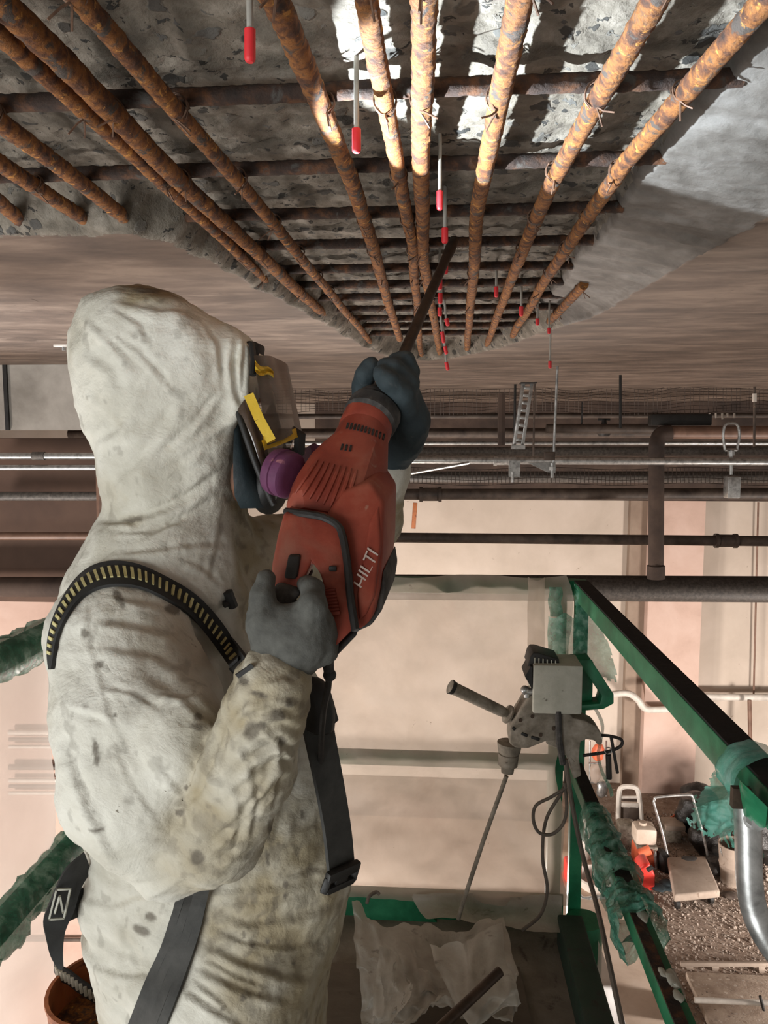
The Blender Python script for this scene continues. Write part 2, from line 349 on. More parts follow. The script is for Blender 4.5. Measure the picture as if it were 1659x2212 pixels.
slope = .452-(X-ex)/.225*.052+.006*fbm(P3*[7, 16, 1]+2, 4)-.004*np.abs(fbm(P3*[16, 40, 1]+2, 3))
t = sstep(-.012, .006, X-ex)*sstep(3.3, 2.4, Y)
hz = np.where(t > 0, np.minimum(hz, hz*(1-t)+slope*t), hz)
hz = np.where(sd < 0, ZS+.0012*fbm(P3*[3, 30, 1], 3), np.maximum(hz, ZS-.003))
V = np.stack([X, Y, hz], 1); idx = np.arange(nx*ny).reshape(nx, ny)
F = np.stack([idx[:-1, :-1], idx[:-1, 1:], idx[1:, 1:], idx[1:, :-1]], -1).reshape(-1, 4)
fm = np.where(sd[F].mean(1) < .002, 0, np.where((t[F].mean(1) > .4) & (slope[F].mean(1) < .47), 2, 1))
me = bpy.data.meshes.new('ceiling')
ex_v = [(-7, -3, ZS), (xs[0], -3, ZS), (xs[0], 12, ZS), (-7, 12, ZS), (xs[-1], -3, ZS), (8, -3, ZS), (8, 12, ZS), (xs[-1], 12, ZS),
        (xs[0], ys[-1], ZS), (xs[-1], ys[-1], ZS), (xs[0], ys[0], .5), (xs[-1], ys[0], .5), (xs[0], -3, .5), (xs[-1], -3, .5),
        (-7, -3, .75), (8, -3, .75), (8, 12, .75), (-7, 12, .75)]
b0 = len(V)
ef = [(0, 3, 2, 1), (4, 7, 6, 5), (8, 2, 7, 9), (10, 11, 13, 12), (14, 15, 16, 17), (0, 1, 4, 5), (3, 17, 16, 6), (0, 14, 17, 3), (5, 6, 16, 15), (0, 5, 15, 14)]
me.from_pydata([tuple(v) for v in V]+ex_v, [], [tuple(f) for f in F]+[tuple(b0+i for i in f) for f in ef])
for m in ('soffit', 'broken', 'mortar'): me.materials.append(MT[m])
me.polygons.foreach_set('material_index', list(fm.astype(int))+[0]*len(ef))
me.polygons.foreach_set('use_smooth', [True]*len(F)+[False]*len(ef))
o = bpy.data.objects.new('ceiling', me); put(o, None, (0, 0, 0)); tag(o, 'concrete ceiling with a chipped-out opening over the reinforcement', kind='structure')

def zin(x, y): return float(hz[np.argmin((xs-x)**2)*ny+np.argmin((ys-y)**2)])
# ------------------------------------------------------------------ setting: walls, beams, columns, floor
ZF = -4.6
MB().box((0.5, 10.15, -2.1), (15, .3, 5.0)).build('wall_back', 'wall', kind='structure', label='pale concrete back wall behind the pipes')
MB().box((-4.4, 5.35, -2.6), (6.0, .2, 4.0)).build('wall_left', 'wallpink', kind='structure', label='pinkish concrete wall behind the worker on the left')
MB().box((-4.4, 5.0, -.55), (6.0, .5, 1.06)).build('trim_1', 'beam', kind='structure', label='brown painted beam above the left wall')
MB().box((-4.2, 4.45, .215), (6.0, .3, .37)).build('trim_2', 'greypanel', kind='structure', label='grey concrete panel under the soffit at left')
a = W(12, 785, 4.29); b = W(14, 930, 4.29)
MB().box(((a.x+b.x)/2, 4.295, .215), (.022, .02, .372)).build('trim_3', 'black', kind='structure', label='dark vertical joint in the grey panel')
MB().box((3.0, 9.65, -.19), (9.0, .5, 1.19)).build('trim_4', 'darkbeam', kind='structure', label='deep brown beam across the back behind the pipes')  # the shadow on this beam is put into its dark brown colour
def col_px(x0, x1, y0, yd, m, name, lab):
    a = W(x0, y0, yd); b = W(x1, y0, yd)
    MB().box(((a.x+b.x)/2, (yd+10)/2, -2.3), (b.x-a.x, 10-yd, 4.6)).build(name, m, kind='structure', label=lab)
col_px(1356, 1400, 1300, 9.88, 'column', 'trim_6', 'narrow brown strip painted as the shaded left side of the pink column')  # brown strip stands in for the shaded side of the pink column
col_px(1400, 1516, 1300, 9.72, 'wallpink', 'trim_7', 'broad pink concrete column against the back wall')
MB().box((0.5, 4, ZF-.1), (15, 14, .2)).build('floor', 'dirt', kind='structure', label='bare dirt floor strewn with gravel')
MB().box((-.2, 5.2, ZF+.02), (4.1, 7.2, .06), bev=.01).build('trim_8', 'pad', kind='structure', label='pale concrete slab on the floor beneath the lift')
wb = bpy.data.objects['wall_back']
a_, b_ = W(897, 1086, 9.998), W(893, 1142, 9.998); MB().beam(a_, b_, .055, .004, up=(0, 1, 0)).build('rust_streak', 'rustbucket', wb, label='orange rust streak running down the wall')
# ------------------------------------------------------------------ pipes
def pipe(name, m, y0, y1, Y, th, x0=840, x1=1900, label='', cat='pipe', couple=(), n=14, ext=None, group=None):
    """horizontal pipe through photo heights y0 at px 840 and y1 at px 1659"""
    r = th/2/FPX*Y; f = lambda x: W(x, y0+(y1-y0)*(x-840)/819, Y)
    t = thing(name, f((x0+x1)/2), label, cat, group)
    MB().tube([f(x0), f((x0+x1)/2), f(x1)], r, n).build('pipe_run', m, t)
    for c in couple:
        MB().tube([f(c-20), f(c+20)], r*1.22, n).tube([f(c-24), f(c-17)], r*1.4, n).tube([f(c+17), f(c+24)], r*1.4, n).build('coupling', m, t)
    return t
pipe('pipe', 'pipe', 1068, 1066, 7.2, 24, 150, label='dark brown pipe with a coupling just above the lit wall', couple=(930,))
pipe('pipe', 'pipe', 1161, 1169, 7.2, 22, 150, label='thin dark pipe crossing the middle of the lit wall', couple=(1568,))
pipe('pipe', 'pipedark', 1268, 1273, 7.0, 56, 150, label='thick mottled dark pipe level with the top guardrail', n=20)
pipe('pipe', 'galv', 994, 997, 6.6, 16, 150, label='bright galvanised pipe running behind the worker to the right edge', couple=(1090, 700))
pipe('pipe', 'pipegrey', 976, 974, 7.4, 20, 150, label='dark grey pipe just above the bright galvanised pipe')
pipe('pipe', 'pipegrey', 1030, 1030, 7.6, 24, 150, label='grey pipe between the galvanised pipe and the dark brown pipe')
pipe('pipe', 'pipe', 936, 934, 8.2, 22, 150, 1420, label='dark pipe high under the netting, ending at the riser')
pipe('pipe', 'galv', 957, 957, 8.0, 9, 150, label='thin dull conduit under the highest dark pipe')
pipe('pipe', 'pipe', 899, 897, 7.7, 11, 150, label='dark sprinkler pipe along the lower edge of the netting')
# riser with elbow
t = thing('pipe', W(1415, 1245, 6.9), 'dark vertical riser pipe with an elbow at its top', 'pipe')
el = spline([W(1417, 1245, 6.9), W(1418, 1000, 6.9), W(1419, 958, 6.9), W(1428, 938, 6.9), W(1450, 934, 6.9)], 8)
MB().tube(el, .066, 16).build('pipe_run', 'darkbeam', t)
MB().tube([W(1417, 1250, 6.9), W(1417, 1222, 6.9)], .078, 16).build('fitting', 'darkbeam', t)
pipe('pipe', 'copper', 934, 934, 6.9, 27, 1445, label='brown pipe with a clamp hanger at the upper right')
MB().tube([W(1180, 926, 7.4), W(1420, 926, 7.4)], .045, 12).build('pipe', 'pipe', label='short dark pipe running left from the elbow', cat='pipe')
MB().box(W(1468, 907, 7.0), (.52, .12, .10), bev=.01).build('duct', 'black', label='short black duct above the brown pipe at right', cat='duct')
# rods, struts, hangers
def rod(name, a, b, r, m, label, cat='rod', group=None): MB().tube([a, b], r, 8).build(name, m, label=label, cat=cat, group=group)
rod('threaded_rod', W(1205, 770, 4.6), W(1195, 1005, 4.6), .008, 'galv', 'thin pale threaded rod with a bracket at its foot')
rod('threaded_rod', W(1340, 810, 5.2), W(1340, 925, 5.2), .009, 'black', 'dark hanger rod left of the vertical riser')
rod('threaded_rod', W(1083, 850, 6.3), W(1083, 962, 6.3), .030, 'darkbeam', 'thick dark hanger post left of the slotted strut')
rod('threaded_rod', W(1113, 830, 6.2), W(1111, 965, 6.2), .010, 'black', 'thin dark rod beside the slotted strut')
rod('threaded_rod', W(1155, 825, 6.2), W(1152, 985, 6.2), .008, 'pipe', 'thin dark rod right of the slotted strut')
rod('threaded_rod', W(1258, 868, 7.4), W(1256, 925, 7.4), .008, 'black', 'short thin rod in the netting between strut and riser')
rod('threaded_rod', W(1630, 835, 5.6), W(1629, 965, 5.6), .009, 'pipe', 'dark rod with a white sleeve near the right edge')
rod('rod_sleeve', W(1630, 850, 5.58), W(1630, 868, 5.58), .016, 'white', 'short white sleeve on the rod near the right edge', 'sleeve')
rod('brace_rod', W(850, 1029, 6.2), W(1012, 1000, 6.5), .014, 'galv', 'slanted galvanised brace just right of the raised sleeve')
t = thing('strut_channel', W(1120, 965, 6.0), 'slanted galvanised slotted strut hanging from the soffit', 'strut')
a, b = W(1141, 822, 6.0), W(1119, 966, 6.0)
m = MB(); ax = (b-a); L = ax.length; ax.normalize(); sx = Vector((1, 0, 0)); sx = (sx-ax*sx.dot(ax)).normalized(); fw = ax.cross(sx)
w = .042; k = 9
for s in (-1, 1): m.beam(a+sx*s*w*.72, b+sx*s*w*.72, w*.55, .006, up=fw); m.beam(a+sx*s*w-fw*.02, b+sx*s*w-fw*.02, .006, .04, up=fw)
for i in range(k+1): p = a+ax*(L*i/k); m.beam(p-ax*L/k*.22, p+ax*L/k*.22, w*1.1, .006, up=fw)
m.build('slotted_channel', 'galv', t); MB().box(b, (.10, .10, .03)).build('foot_plate', 'galv', t); MB().box(a, (.12, .12, .05)).build('head_fitting', 'black', t)
t = thing('pipe_bracket', W(1110, 1040, 6.3), 'small galvanised bracket with bolts under the slotted strut', 'bracket')
MB().box(W(1111, 1012, 6.3), (.09, .05, .13)).build('plate', 'galv', t); MB().tube([W(1107, 1020, 6.28), W(1107, 1042, 6.28)], .012, 8).build('bolt', 'galv', t)
t = thing('pipe_bracket', W(1190, 1030, 4.6), 'triangular galvanised bracket at the foot of the pale rod', 'bracket')
MB().prism([W(1141, 1000, 4.62), W(1200, 998, 4.62), W(1200, 1022, 4.62), W(1182, 1020, 4.62)], (0, .03, 0)).build('plate', 'galv', t)
MB().tube([W(1193, 1000, 4.58), W(1193, 1032, 4.58)], .011, 8).tube([W(1193, 1008, 4.58), W(1193, 1016, 4.58)], .022, 6).build('bolt', 'galv', t)
MB().box(W(1187, 985, 4.6), (.06, .05, .05), bev=.004).build('clamp', 'pipe', t)
t = thing('pipe_hanger', W(1580, 1080, 6.7), 'galvanised clamp hanger under the brown pipe at the right', 'hanger')
MB().tube(spline([W(1566, 972, 6.7), W(1562, 940, 6.7), W(1567, 918, 6.7), W(1580, 914, 6.7), W(1593, 918, 6.7), W(1597, 940, 6.7), W(1592, 972, 6.7)], 6), .012, 8).build('clamp', 'galv', t)
MB().tube([W(1566, 972, 6.7), W(1592, 972, 6.7)], .014, 8).tube([W(1579, 972, 6.7), W(1579, 1025, 6.7)], .016, 8).tube([W(1579, 974, 6.7), W(1579, 984, 6.7)], .03, 8).build('turnbuckle', 'galv', t)
MB().box(W(1581, 1052, 6.9), (.11, .12, .19), bev=.01).build('saddle', 'galv', t)
for (x, yy, y2, Y) in ((1255, 905, 936, 7.9),):
    t = thing('valve', W(1305, 940, 8.0), 'small dark valve on the high pipe left of the riser', 'valve')
    MB().lathe(W(1305, 906, 8.0), W(1305, 940, 8.0), [(0, .02), (.05, .03), (.07, .06), (.12, .09), (.17, .05)], 12).build('valve_body', 'black', t)
    MB().tube([W(1292, 906, 8.0), W(1318, 906, 8.0)], .012, 8).build('hand_wheel', 'black', t)
for i, x in enumerate((1533, 1546, 1560, 1571, 1586)):
    rod('ceiling_pin', W(x, 893, 7.55), W(x+1, 900+i % 3*3, 7.55), .010, 'white', ('leftmost', 'second', 'middle', 'fourth', 'rightmost')[i]+' short pale pin in the row of five above the brown pipe', 'pin', 'pale pins in a row above the brown pipe')
for (x, y, w_, h_) in ((866, 972, .06, .06), (893, 972, .05, .06)):
    MB().box(W(x, y, 7.2), (w_, .06, h_), bev=.01).build('pipe_clip', 'black', label=('left' if x == 866 else 'right')+' one of two black clips on the pipe beside the raised blue glove', cat='clip', group='black clips on the pipe by the glove')
# netting (uncountable wires, one object)
m = MB(); 
def netp(x, s):
    y0 = 836+6*math.sin(x*.011)+4*math.sin(x*.037); y1 = 893+5*math.sin(x*.014+1)
    return W(x, y0+(y1-y0)*s, 6.75+.06*math.sin(x*.02)+.25*s)
for x in range(300, 1800, 10): m.tube([netp(x+2*math.sin(x), s) for s in (0, .35, .7, 1)], .0024, 3, cap=False)
for k in range(9): m.tube([netp(x, k/8+.02*math.sin(x*.05+k)) for x in range(300, 1800, 24)], .0026, 3, cap=False)
def netq(x, s): return W(x, 1012+34*s+3*math.sin(x*.02), 7.0+.05*math.sin(x*.03))
for x in range(840, 1700, 9): m.tube([netq(x, 0), netq(x, 1)], .0030, 3, cap=False)
for k in range(4): m.tube([netq(x, k/3) for x in range(840, 1700, 40)], .0030, 3, cap=False)
m.build('debris_netting', 'net', label='dark debris netting slung beneath the soffit along the pipes', cat='netting', kind='stuff', smooth=False)
# left pipes
def lpipe(y, Y, th, m, lab, x0=-60, x1=320, y1=None, clip=None):
    r = th/2/FPX*Y; t = thing('pipe', W((x0+x1)/2, y, Y), lab, 'pipe')
    MB().tube([W(x0, y, Y), W(x1, y if y1 is None else y1, Y)], r, 14).build('pipe_run', m, t)
    if clip: MB().tube([W(clip-13, y, Y), W(clip+13, y, Y)], r*1.25, 14).build('coupling', 'pipegrey', t)
lpipe(985, 4.4, 15, 'galv', 'bright galvanised pipe with a coupling left of the hood', clip=84)
lpipe(1010, 4.4, 12, 'galv', 'bright galvanised pipe without coupling left of the hood')
lpipe(1072, 4.5, 20, 'pipegrey', 'dull grey pipe left of the hood')
lpipe(1158, 4.5, 18, 'copper', 'brown conduit joining the vertical pipe left of the hood', x1=300)
rod('pipe', W(215, 958, 4.45), W(219, 1150, 4.45), .026, 'copper', 'vertical brown pipe close behind the hood', 'pipe')
lpipe(1268, 4.6, 46, 'darkbeam', 'thick dark pipe behind the shoulder strap', x1=420)
for y, th, mm, lab in ((1582, 13, 'white', 'topmost pale conduit'), (1597, 9, 'pipe', 'topmost dark conduit'), (1613, 8, 'white', 'second pale conduit'), (1657, 13, 'pipe', 'thick dark conduit'), (1686, 10, 'white', 'third pale conduit'), (1698, 8, 'pipe', 'lowest dark conduit'), (1713, 8, 'white', 'lowest pale conduit')):
    lpipe(y, 5.2, th, mm, lab+' on the pink wall behind the worker’s back'.replace('’s', ''), x0=20, x1=420)
lpipe(2030, 5.2, 8, 'pipe', 'low thin dark conduit behind the hanging strap', x0=-20, x1=420); 
t = thing('ceiling_bracket', W(140, 745, 3.0), 'small bright bracket on the soffit left of the hood', 'bracket')
MB().box(W(140, 747, 3.2), (.09, .02, .008)).build('plate', 'white', t); MB().tube([W(138, 747, 3.2), W(138, 757, 3.2)], .008, 8).build('bolt', 'galv', t)
MB().tube([W(1516, 1505, 9.8), W(1800, 1508, 9.8)], .045, 10).build('pipe', 'white', label='pale wall pipe at the right edge behind the guardrail', cat='pipe')
MB().tube(spline([W(1318, 1500, 9.6), W(1356, 1498, 9.6), W(1378, 1512, 9.6), W(1392, 1530, 9.6), W(1420, 1533, 9.6), W(1520, 1528, 9.6)], 6), .042, 10).build('pipe', 'white', label='pale pipe stepping down across the pink column', cat='pipe')
rod('conduit', W(1638, 1085, 9.9), W(1628, 1500, 9.9), .012, 'copper', 'thin vertical conduit at the right of the back wall', 'conduit')
rod('pole', W(1619, 1512, 9.6), W(1624, 1790, 9.4), .026, 'copper', 'wooden pole leaning on the back wall at right', 'pole')
# ------------------------------------------------------------------ rebar
ZB, RB, RC = .43, .0136, .0118
CY = [.79, 1.063, 1.349, 1.619, 1.88, 2.15, 2.37, 2.59, 2.82, 3.05, 3.26, 3.5]
def rebar_mesh(mb, pts, r, step, seed, ribs=True):
    P = np.array(pts, float); d = np.r_[0, np.cumsum(np.linalg.norm(np.diff(P, axis=0), axis=1))]
    n = max(8, int(d[-1]/step)); s = np.linspace(0, d[-1], n)
    Q = np.stack([np.interp(s, d, P[:, k]) for k in range(3)], 1)
    k = 9; nn = np.stack([s*1.2, s*0+seed*3.1, s*0], 1)
    Q[:, 0 if abs(P[-1][1]-P[0][1]) > abs(P[-1][0]-P[0][0]) else 1] += .006*pn(nn*1.4); Q[:, 2] += .002*pn(nn*2+9)
    rr = r*(1+(.055*(np.cos(s*2*np.pi/.019) > .3) if ribs else 0))
    fr = frames(Q); vs = []
    A = np.arange(12)*2*np.pi/12
    for i, (p, t, u, w) in enumerate(fr):
        for a in A: vs.append((p[0]+u[0]*math.cos(a)+w[0]*math.sin(a), 0, 0) if False else (p, u*math.cos(a)+w*math.sin(a)))
    D = np.array([v[1][:] for v in vs]); B = np.array([v[0][:] for v in vs])
    rad = np.repeat(rr, 12)*(1+.10*fbm((B+D*r)*[55, 55, 55]+seed, 3))
    m = 12; fs = [(i*m+j, i*m+(j+1) % m, (i+1)*m+(j+1) % m, (i+1)*m+j) for i in range(n-1) for j in range(m)]
    fs += [tuple(range(m))[::-1], tuple((n-1)*m+j for j in range(m))]
    mb.add(B+D*rad[:, None], fs)
def tie(mb, x, y, z, r, rnd):
    """wire loop round a long bar at a crossing, with twisted tails"""
    a = rnd.uniform(-.5, .5); pts = []
    for i in range(17):
        q = 2*math.pi*i/16; pts.append((x+(r+.0012)*math.cos(q), y+.020*math.sin(q)*a+.016*(rnd.random()-.5)*.3, z+.004+(r+.0016)*math.sin(q)))
    mb.tube(pts, .0013, 5)
    mb.tube([(p[0], p[1]+.007+.003*math.cos(i), p[2]) for i, p in enumerate(pts)], .0013, 5)
    p = pts[rnd.choice((11, 12, 13))]; e = rnd.uniform(-1, 1)
    mb.tube([p, (p[0]+.012*e, p[1]-.006, p[2]-.008), (p[0]+.030*e, p[1]-.012, p[2]-.010-rnd.random()*.014)], .0014, 5)
    mb.tube([p, (p[0]+.008*e, p[1]+.010, p[2]-.006), (p[0]+.018*e, p[1]+.022, p[2]-.016)], .0014, 5)
BARS = [ # photo pixels the bar passes through (at z = ZB), label
 ([(-60, 385), (62, 488)], 'stubby rusty long bar at the far left, lowest on the frame edge'),
 ([(-200, 220), (0, 352), (188, 476)], 'second rusty long bar from the left, ending short in the broken edge'),
 ([(-300, 60), (0, 262), (298, 490)], 'third rusty long bar from the left, ending beside the intact soffit'),
 ([(-90, -10), (0, 75), (300, 345), (462, 495), (632, 668)], 'dark rusty long bar hugging the left broken edge all along'),
 ([(-10, -10), (0, 5), (400, 400), (738, 716)], 'thick rusty long bar second in from the left broken edge'),
 ([(165, -10), (200, 30), (510, 385), (824, 768)], 'orange rusty long bar third in from the left broken edge'),
 ([(598, -10), (620, 30), (760, 390), (862, 732)], 'rusty long bar with bright wire tie left of the middle'),
 ([(790, -10), (850, 330), (892, 540), (910, 778)], 'thin rusty long bar left of the central pair'),
 ([(911, -10), (912, 300), (914, 560), (956, 794)], 'rusty long bar in the centre meeting its left neighbour at the chisel'),
 ([(1118, -10), (1060, 300), (1030, 480), (1008, 756)], 'rusty long bar right of the chisel tip'),
 ([(1420, -10), (1290, 210), (1185, 400), (1100, 610), (1050, 752)], 'bright orange long bar second from the right shoulder'),
 ([(1665, -10), (1500, 180), (1350, 350), (1180, 600), (1096, 746)], 'mortar-smeared long bar along the crest of the right shoulder'),
 ([(1262, 615), (1200, 680), (1143, 738)], 'short far bar emerging at the end of the right shoulder'),
]
ends = []
for q, (px, lab) in enumerate(BARS):
    pts = [tuple(WZ(x, y, ZB)) for x, y in px]
    if pts[0][1] > .3 and px[0][1] <= 0: d = Vector(pts[0])-Vector(pts[1]); d = d/abs(d.y); pts = [tuple(Vector(pts[0])+d*.35)]+pts
    a, b = Vector(pts[-2]), Vector(pts[-1]); e = (b-a).normalized(); pts.append(tuple(b+e*.04+Vector((0, 0, .012))))
    mb = MB(); rebar_mesh(mb, pts, RB*(1.12 if q == 4 else .88 if q in (7, 5, 3) else 1), .0062, q+1)
    o = mb.build('rebar', 'rust', label=lab, cat='rebar', group='long rebars in the opening')
    rnd = random.Random(q); P = np.array(pts)
    for c, y in enumerate(CY[:9]):
        if P[0, 1]+.05 < y < P[-1, 1]-.1 and (c < 2 or rnd.random() < .6):
            x = float(np.interp(y, P[:, 1], P[:, 0])); tb = MB(); tie(tb, x, y-.018, ZB, RB, rnd); tb.build('tie_wire', 'wire', o)
XL = [-1.15, -1.15, -1.15, -.60, -.55, -.52, -.50, -.47, -.45, -.40, -.37, -.32]
XR = [.66, .385, .372, .366, .36, .36, .37, .42, .42, .40, .38, .34]
ORD = ['nearest', 'second', 'third', 'fourth', 'fifth', 'sixth', 'seventh', 'eighth', 'ninth', 'tenth', 'eleventh', 'farthest']
for c, y in enumerate(CY):
    mb = MB(); sl = .012 if c < 4 else 0
    rebar_mesh(mb, [(XL[c], y-sl*XL[c], ZB+RB+RC-.001), (0, y, ZB+RB+RC-.001), (XR[c], y-sl*XR[c], ZB+RB+RC-.001)], RC, .007, 40+c)
    mb.build('rebar', 'rustdark', label=f'{ORD[c]} rusty cross bar across the opening, counted away from the camera', cat='rebar', group='cross rebars above the long bars')
# ------------------------------------------------------------------ hanging red and white markers
MK = [(540, 0, 62, 135, 24, .76, 'largest, alone at the upper left'), (770, 205, 277, 331, 19, 1.02, 'second largest, beside the thin bar'), (950, 372, 412, 454, 14, 1.30, 'just right of the central bar'),
      (961, 468, 492, 526, 14, 1.55, 'touching the upper end of the chisel'), (962, 560, 566, 592, 12, 1.85, 'behind the chisel, upper one'), (950, 585, 600, 626, 11, 2.05, 'behind the chisel, middle one'),
      (951, 622, 633, 656, 10, 2.25, 'below the chisel, upper of a close row'), (950, 655, 664, 683, 9, 2.45, 'below the chisel, second of a close row'), (968, 676, 688, 704, 9, 2.6, 'leaning, small, beside the central bar'),
      (959, 700, 716, 741, 8, 2.8, 'upper of the chain by the far end'), (965, 742, 748, 765, 8, 3.1, 'middle of the chain by the far end'), (968, 770, 782, 800, 8, 3.5, 'lowest of the chain by the far end'),
      (1072, 612, 619, 642, 9, 2.2, 'between two long bars right of the chisel'), (1126, 648, 662, 683, 9, 2.45, 'beside the crest bar, higher'), (1161, 676, 688, 703, 8, 2.6, 'beside the crest bar, lower'),
      (1186, 698, 708, 721, 7, 2.75, 'by the short far bar'), (1188, 756, 780, 796, 7, 3.0, 'hanging clear beneath the soffit')]
for x, y0, y1, y2, w, Y, lab in MK:
    p2 = W(x, y2, Y); t = thing('hanging_marker', p2, 'red and white hanging marker, '+lab, 'marker', 'red and white markers hanging in the opening')
    lean = 6 if 'leaning' in lab or 'chain' in lab else 0
    top = W(x-lean*2, y0, Y); ztop = zin(top.x, Y) if Y < 4 else ZS; r = w/2/FPX*Y
    p1 = W(x-lean*.7, y1, Y)
    MB().tube([p1, Vector((top.x, Y, max(ztop+.012, top.z)))], r*.58, 10).build('rod', 'markwhite', t)
    ax = (p1-p2); L = ax.length
    MB().lathe(p2, p1, [(0, r*.55), (r*.25, r*.85), (r*.7, r), (L*.97, r), (L, r*.7)], 14).build('sleeve', 'markred', t)
# ------------------------------------------------------------------ implicit surfaces (worker, gloves, bag)
def s_cone(P, a, b, r1, r2):
    a = np.array(a); b = np.array(b); ba = b-a; t = np.clip((P-a)@ba/(ba@ba), 0, 1)
    return np.linalg.norm(P-a-t[:, None]*ba, axis=1)-(r1+(r2-r1)*t)
def s_chain(P, pts, rs, k=.0):
    d = None
    for i in range(len(pts)-1):
        e = s_cone(P, pts[i], pts[i+1], rs[i], rs[i+1]); d = e if d is None else (smin(d, e, k) if k else np.minimum(d, e))
    return d
def s_ell(P, c, r, rot=None):
    q = P-np.array(c)
    if rot is not None: q = q@np.array(rot)
    q = q/np.array(r); return (np.linalg.norm(q, axis=1)-1)*min(r)
def smin(a, b, k):
    h = np.clip(.5+.5*(b-a)/k, 0, 1); return b+(a-b)*h-k*h*(1-h)
def surface_nets(fn, lo, hi, h):
    lo = np.array(lo, float); n = np.ceil((np.array(hi)-lo)/h).astype(int)+1
    G = [lo[i]+h*np.arange(n[i]) for i in range(3)]
    Pt = np.stack(np.meshgrid(*G, indexing='ij'), -1).reshape(-1, 3)
    F = np.concatenate([fn(c) for c in np.array_split(Pt, max(1, len(Pt)//400000))]).reshape(n)
    I = F < 0; c = n-1; cnt = np.zeros(c); acc = np.zeros(tuple(c)+(3,))
    S = lambda A, o: A[o[0]:o[0]+c[0], o[1]:o[1]+c[1], o[2]:o[2]+c[2]]
    for ax in range(3):
        for u in (0, 1):
            for v in (0, 1):
                o0 = [0, 0, 0]; o0[(ax+1) % 3] = u; o0[(ax+2) % 3] = v; o1 = list(o0); o1[ax] = 1
                a, b = S(F, o0), S(F, o1); m = S(I, o0) != S(I, o1)
                t = np.where(m, a/np.where(m, a-b, 1), 0); p = np.zeros(tuple(c)+(3,)); p[...] = o0; p[..., ax] += t
                acc += p*m[..., None]; cnt += m
    act = cnt > 0; vid = -np.ones(c, int); vid[act] = np.arange(act.sum())
    cell = np.stack(np.nonzero(act), 1); V = lo+h*(cell+acc[act]/cnt[act][:, None]); fs = []
    for ax in range(3):
        a1, a2 = (ax+1) % 3, (ax+2) % 3; sl0 = [slice(1, -1)]*3; sl0[ax] = slice(0, -1); sl1 = list(sl0); sl1[ax] = slice(1, None)
        A, B = I[tuple(sl0)], I[tuple(sl1)]; e = np.stack(np.nonzero(A != B), 1); ins = A[A != B]
        e[:, a1] += 1; e[:, a2] += 1
        q = []
        for d1, d2 in ((1, 1), (0, 1), (0, 0), (1, 0)):
            k = e.copy(); k[:, a1] -= d1; k[:, a2] -= d2; q.append(vid[k[:, 0], k[:, 1], k[:, 2]])
        q = np.stack(q, 1); q[~ins] = q[~ins][:, ::-1]; fs.append(q)
    return V, np.concatenate(fs)
def vnorm(V, F):
    n = np.zeros_like(V); fn = np.cross(V[F[:, 2]]-V[F[:, 0]], V[F[:, 3]]-V[F[:, 1]])
    for k in range(4): np.add.at(n, F[:, k], fn)
    return n/np.maximum(np.linalg.norm(n, axis=1), 1e-12)[:, None]
def relax(V, F, it=3, lam=.5):
    for _ in range(it):
        s = np.zeros_like(V); c = np.zeros(len(V))
        for k in range(4):
            np.add.at(s, F[:, k], V[F[:, (k+1) % 4]]+V[F[:, k-1]]); np.add.at(c, F[:, k], 2)
        V = V+lam*(s/np.maximum(c, 1)[:, None]-V)
    return V
def isomesh(name, V, F, m, parent, mi=None, **k):
    b = MB(); b.v = [tuple(v) for v in V]; b.f = [tuple(f) for f in F]; b.mi = list(mi) if mi is not None else [0]*len(F)
    return b.build(name, m, parent, angle=180, **k)
def PA(px, py, Y): return np.array(W(px, py, Y))
# ------------------------------------------------------------------ worker
YT = 1.22
# photo height: left edge, right edge of hood and trunk at distance YT; depth centre, half depth
TR = [(612, 300, 322, 1.22, .02), (620, 262, 352, 1.22, .05), (640, 199, 392, 1.22, .09), (672, 183, 448, 1.22, .115), (719, 166, 524, 1.22, .128), (755, 160, 552, 1.22, .134), (819, 165, 552, 1.22, .136),
      (855, 174, 552, 1.22, .134), (898, 190, 540, 1.22, .130), (940, 197, 534, 1.22, .128), (956, 212, 532, 1.22, .125), (1018, 224, 526, 1.22, .120), (1073, 229, 524, 1.23, .122), (1110, 228, 524, 1.24, .13),
      (1140, 205, 528, 1.24, .15), (1189, 176, 540, 1.25, .18), (1240, 146, 545, 1.26, .205), (1300, 116, 570, 1.27, .215), (1380, 98, 600, 1.28, .215), (1440, 106, 640, 1.28, .21), (1500, 98, 672, 1.28, .205),
      (1530, 92, 680, 1.28, .205), (1600, 106, 700, 1.27, .20), (1700, 128, 722, 1.27, .20), (1800, 156, 742, 1.27, .20), (1850, 172, 752, 1.27, .20), (1900, 168, 756, 1.27, .20), (1960, 146, 752, 1.27, .205), (1990, 154, 746, 1.27, .20), (2012, 186, 740, 1.27, .19), (2035, 162, 735, 1.27, .195),
      (2060, 178, 728, 1.27, .195), (2130, 192, 706, 1.27, .19), (2220, 204, 690, 1.27, .185), (2320, 210, 680, 1.27, .18), (2420, 240, 660, 1.27, .16), (2500, 300, 600, 1.27, .10)]
_z = np.array([W(500, r[0], YT).z for r in TR]); _l = np.array([W(r[1], r[0], YT).x for r in TR]); _r = np.array([W(r[2], r[0], YT).x for r in TR])
_sq = lambda y: .84 if 1240 < y < 2000 else 1
_c = np.array([r[3] for r in TR]); _h = np.array([r[4]*_sq(r[0]) for r in TR])
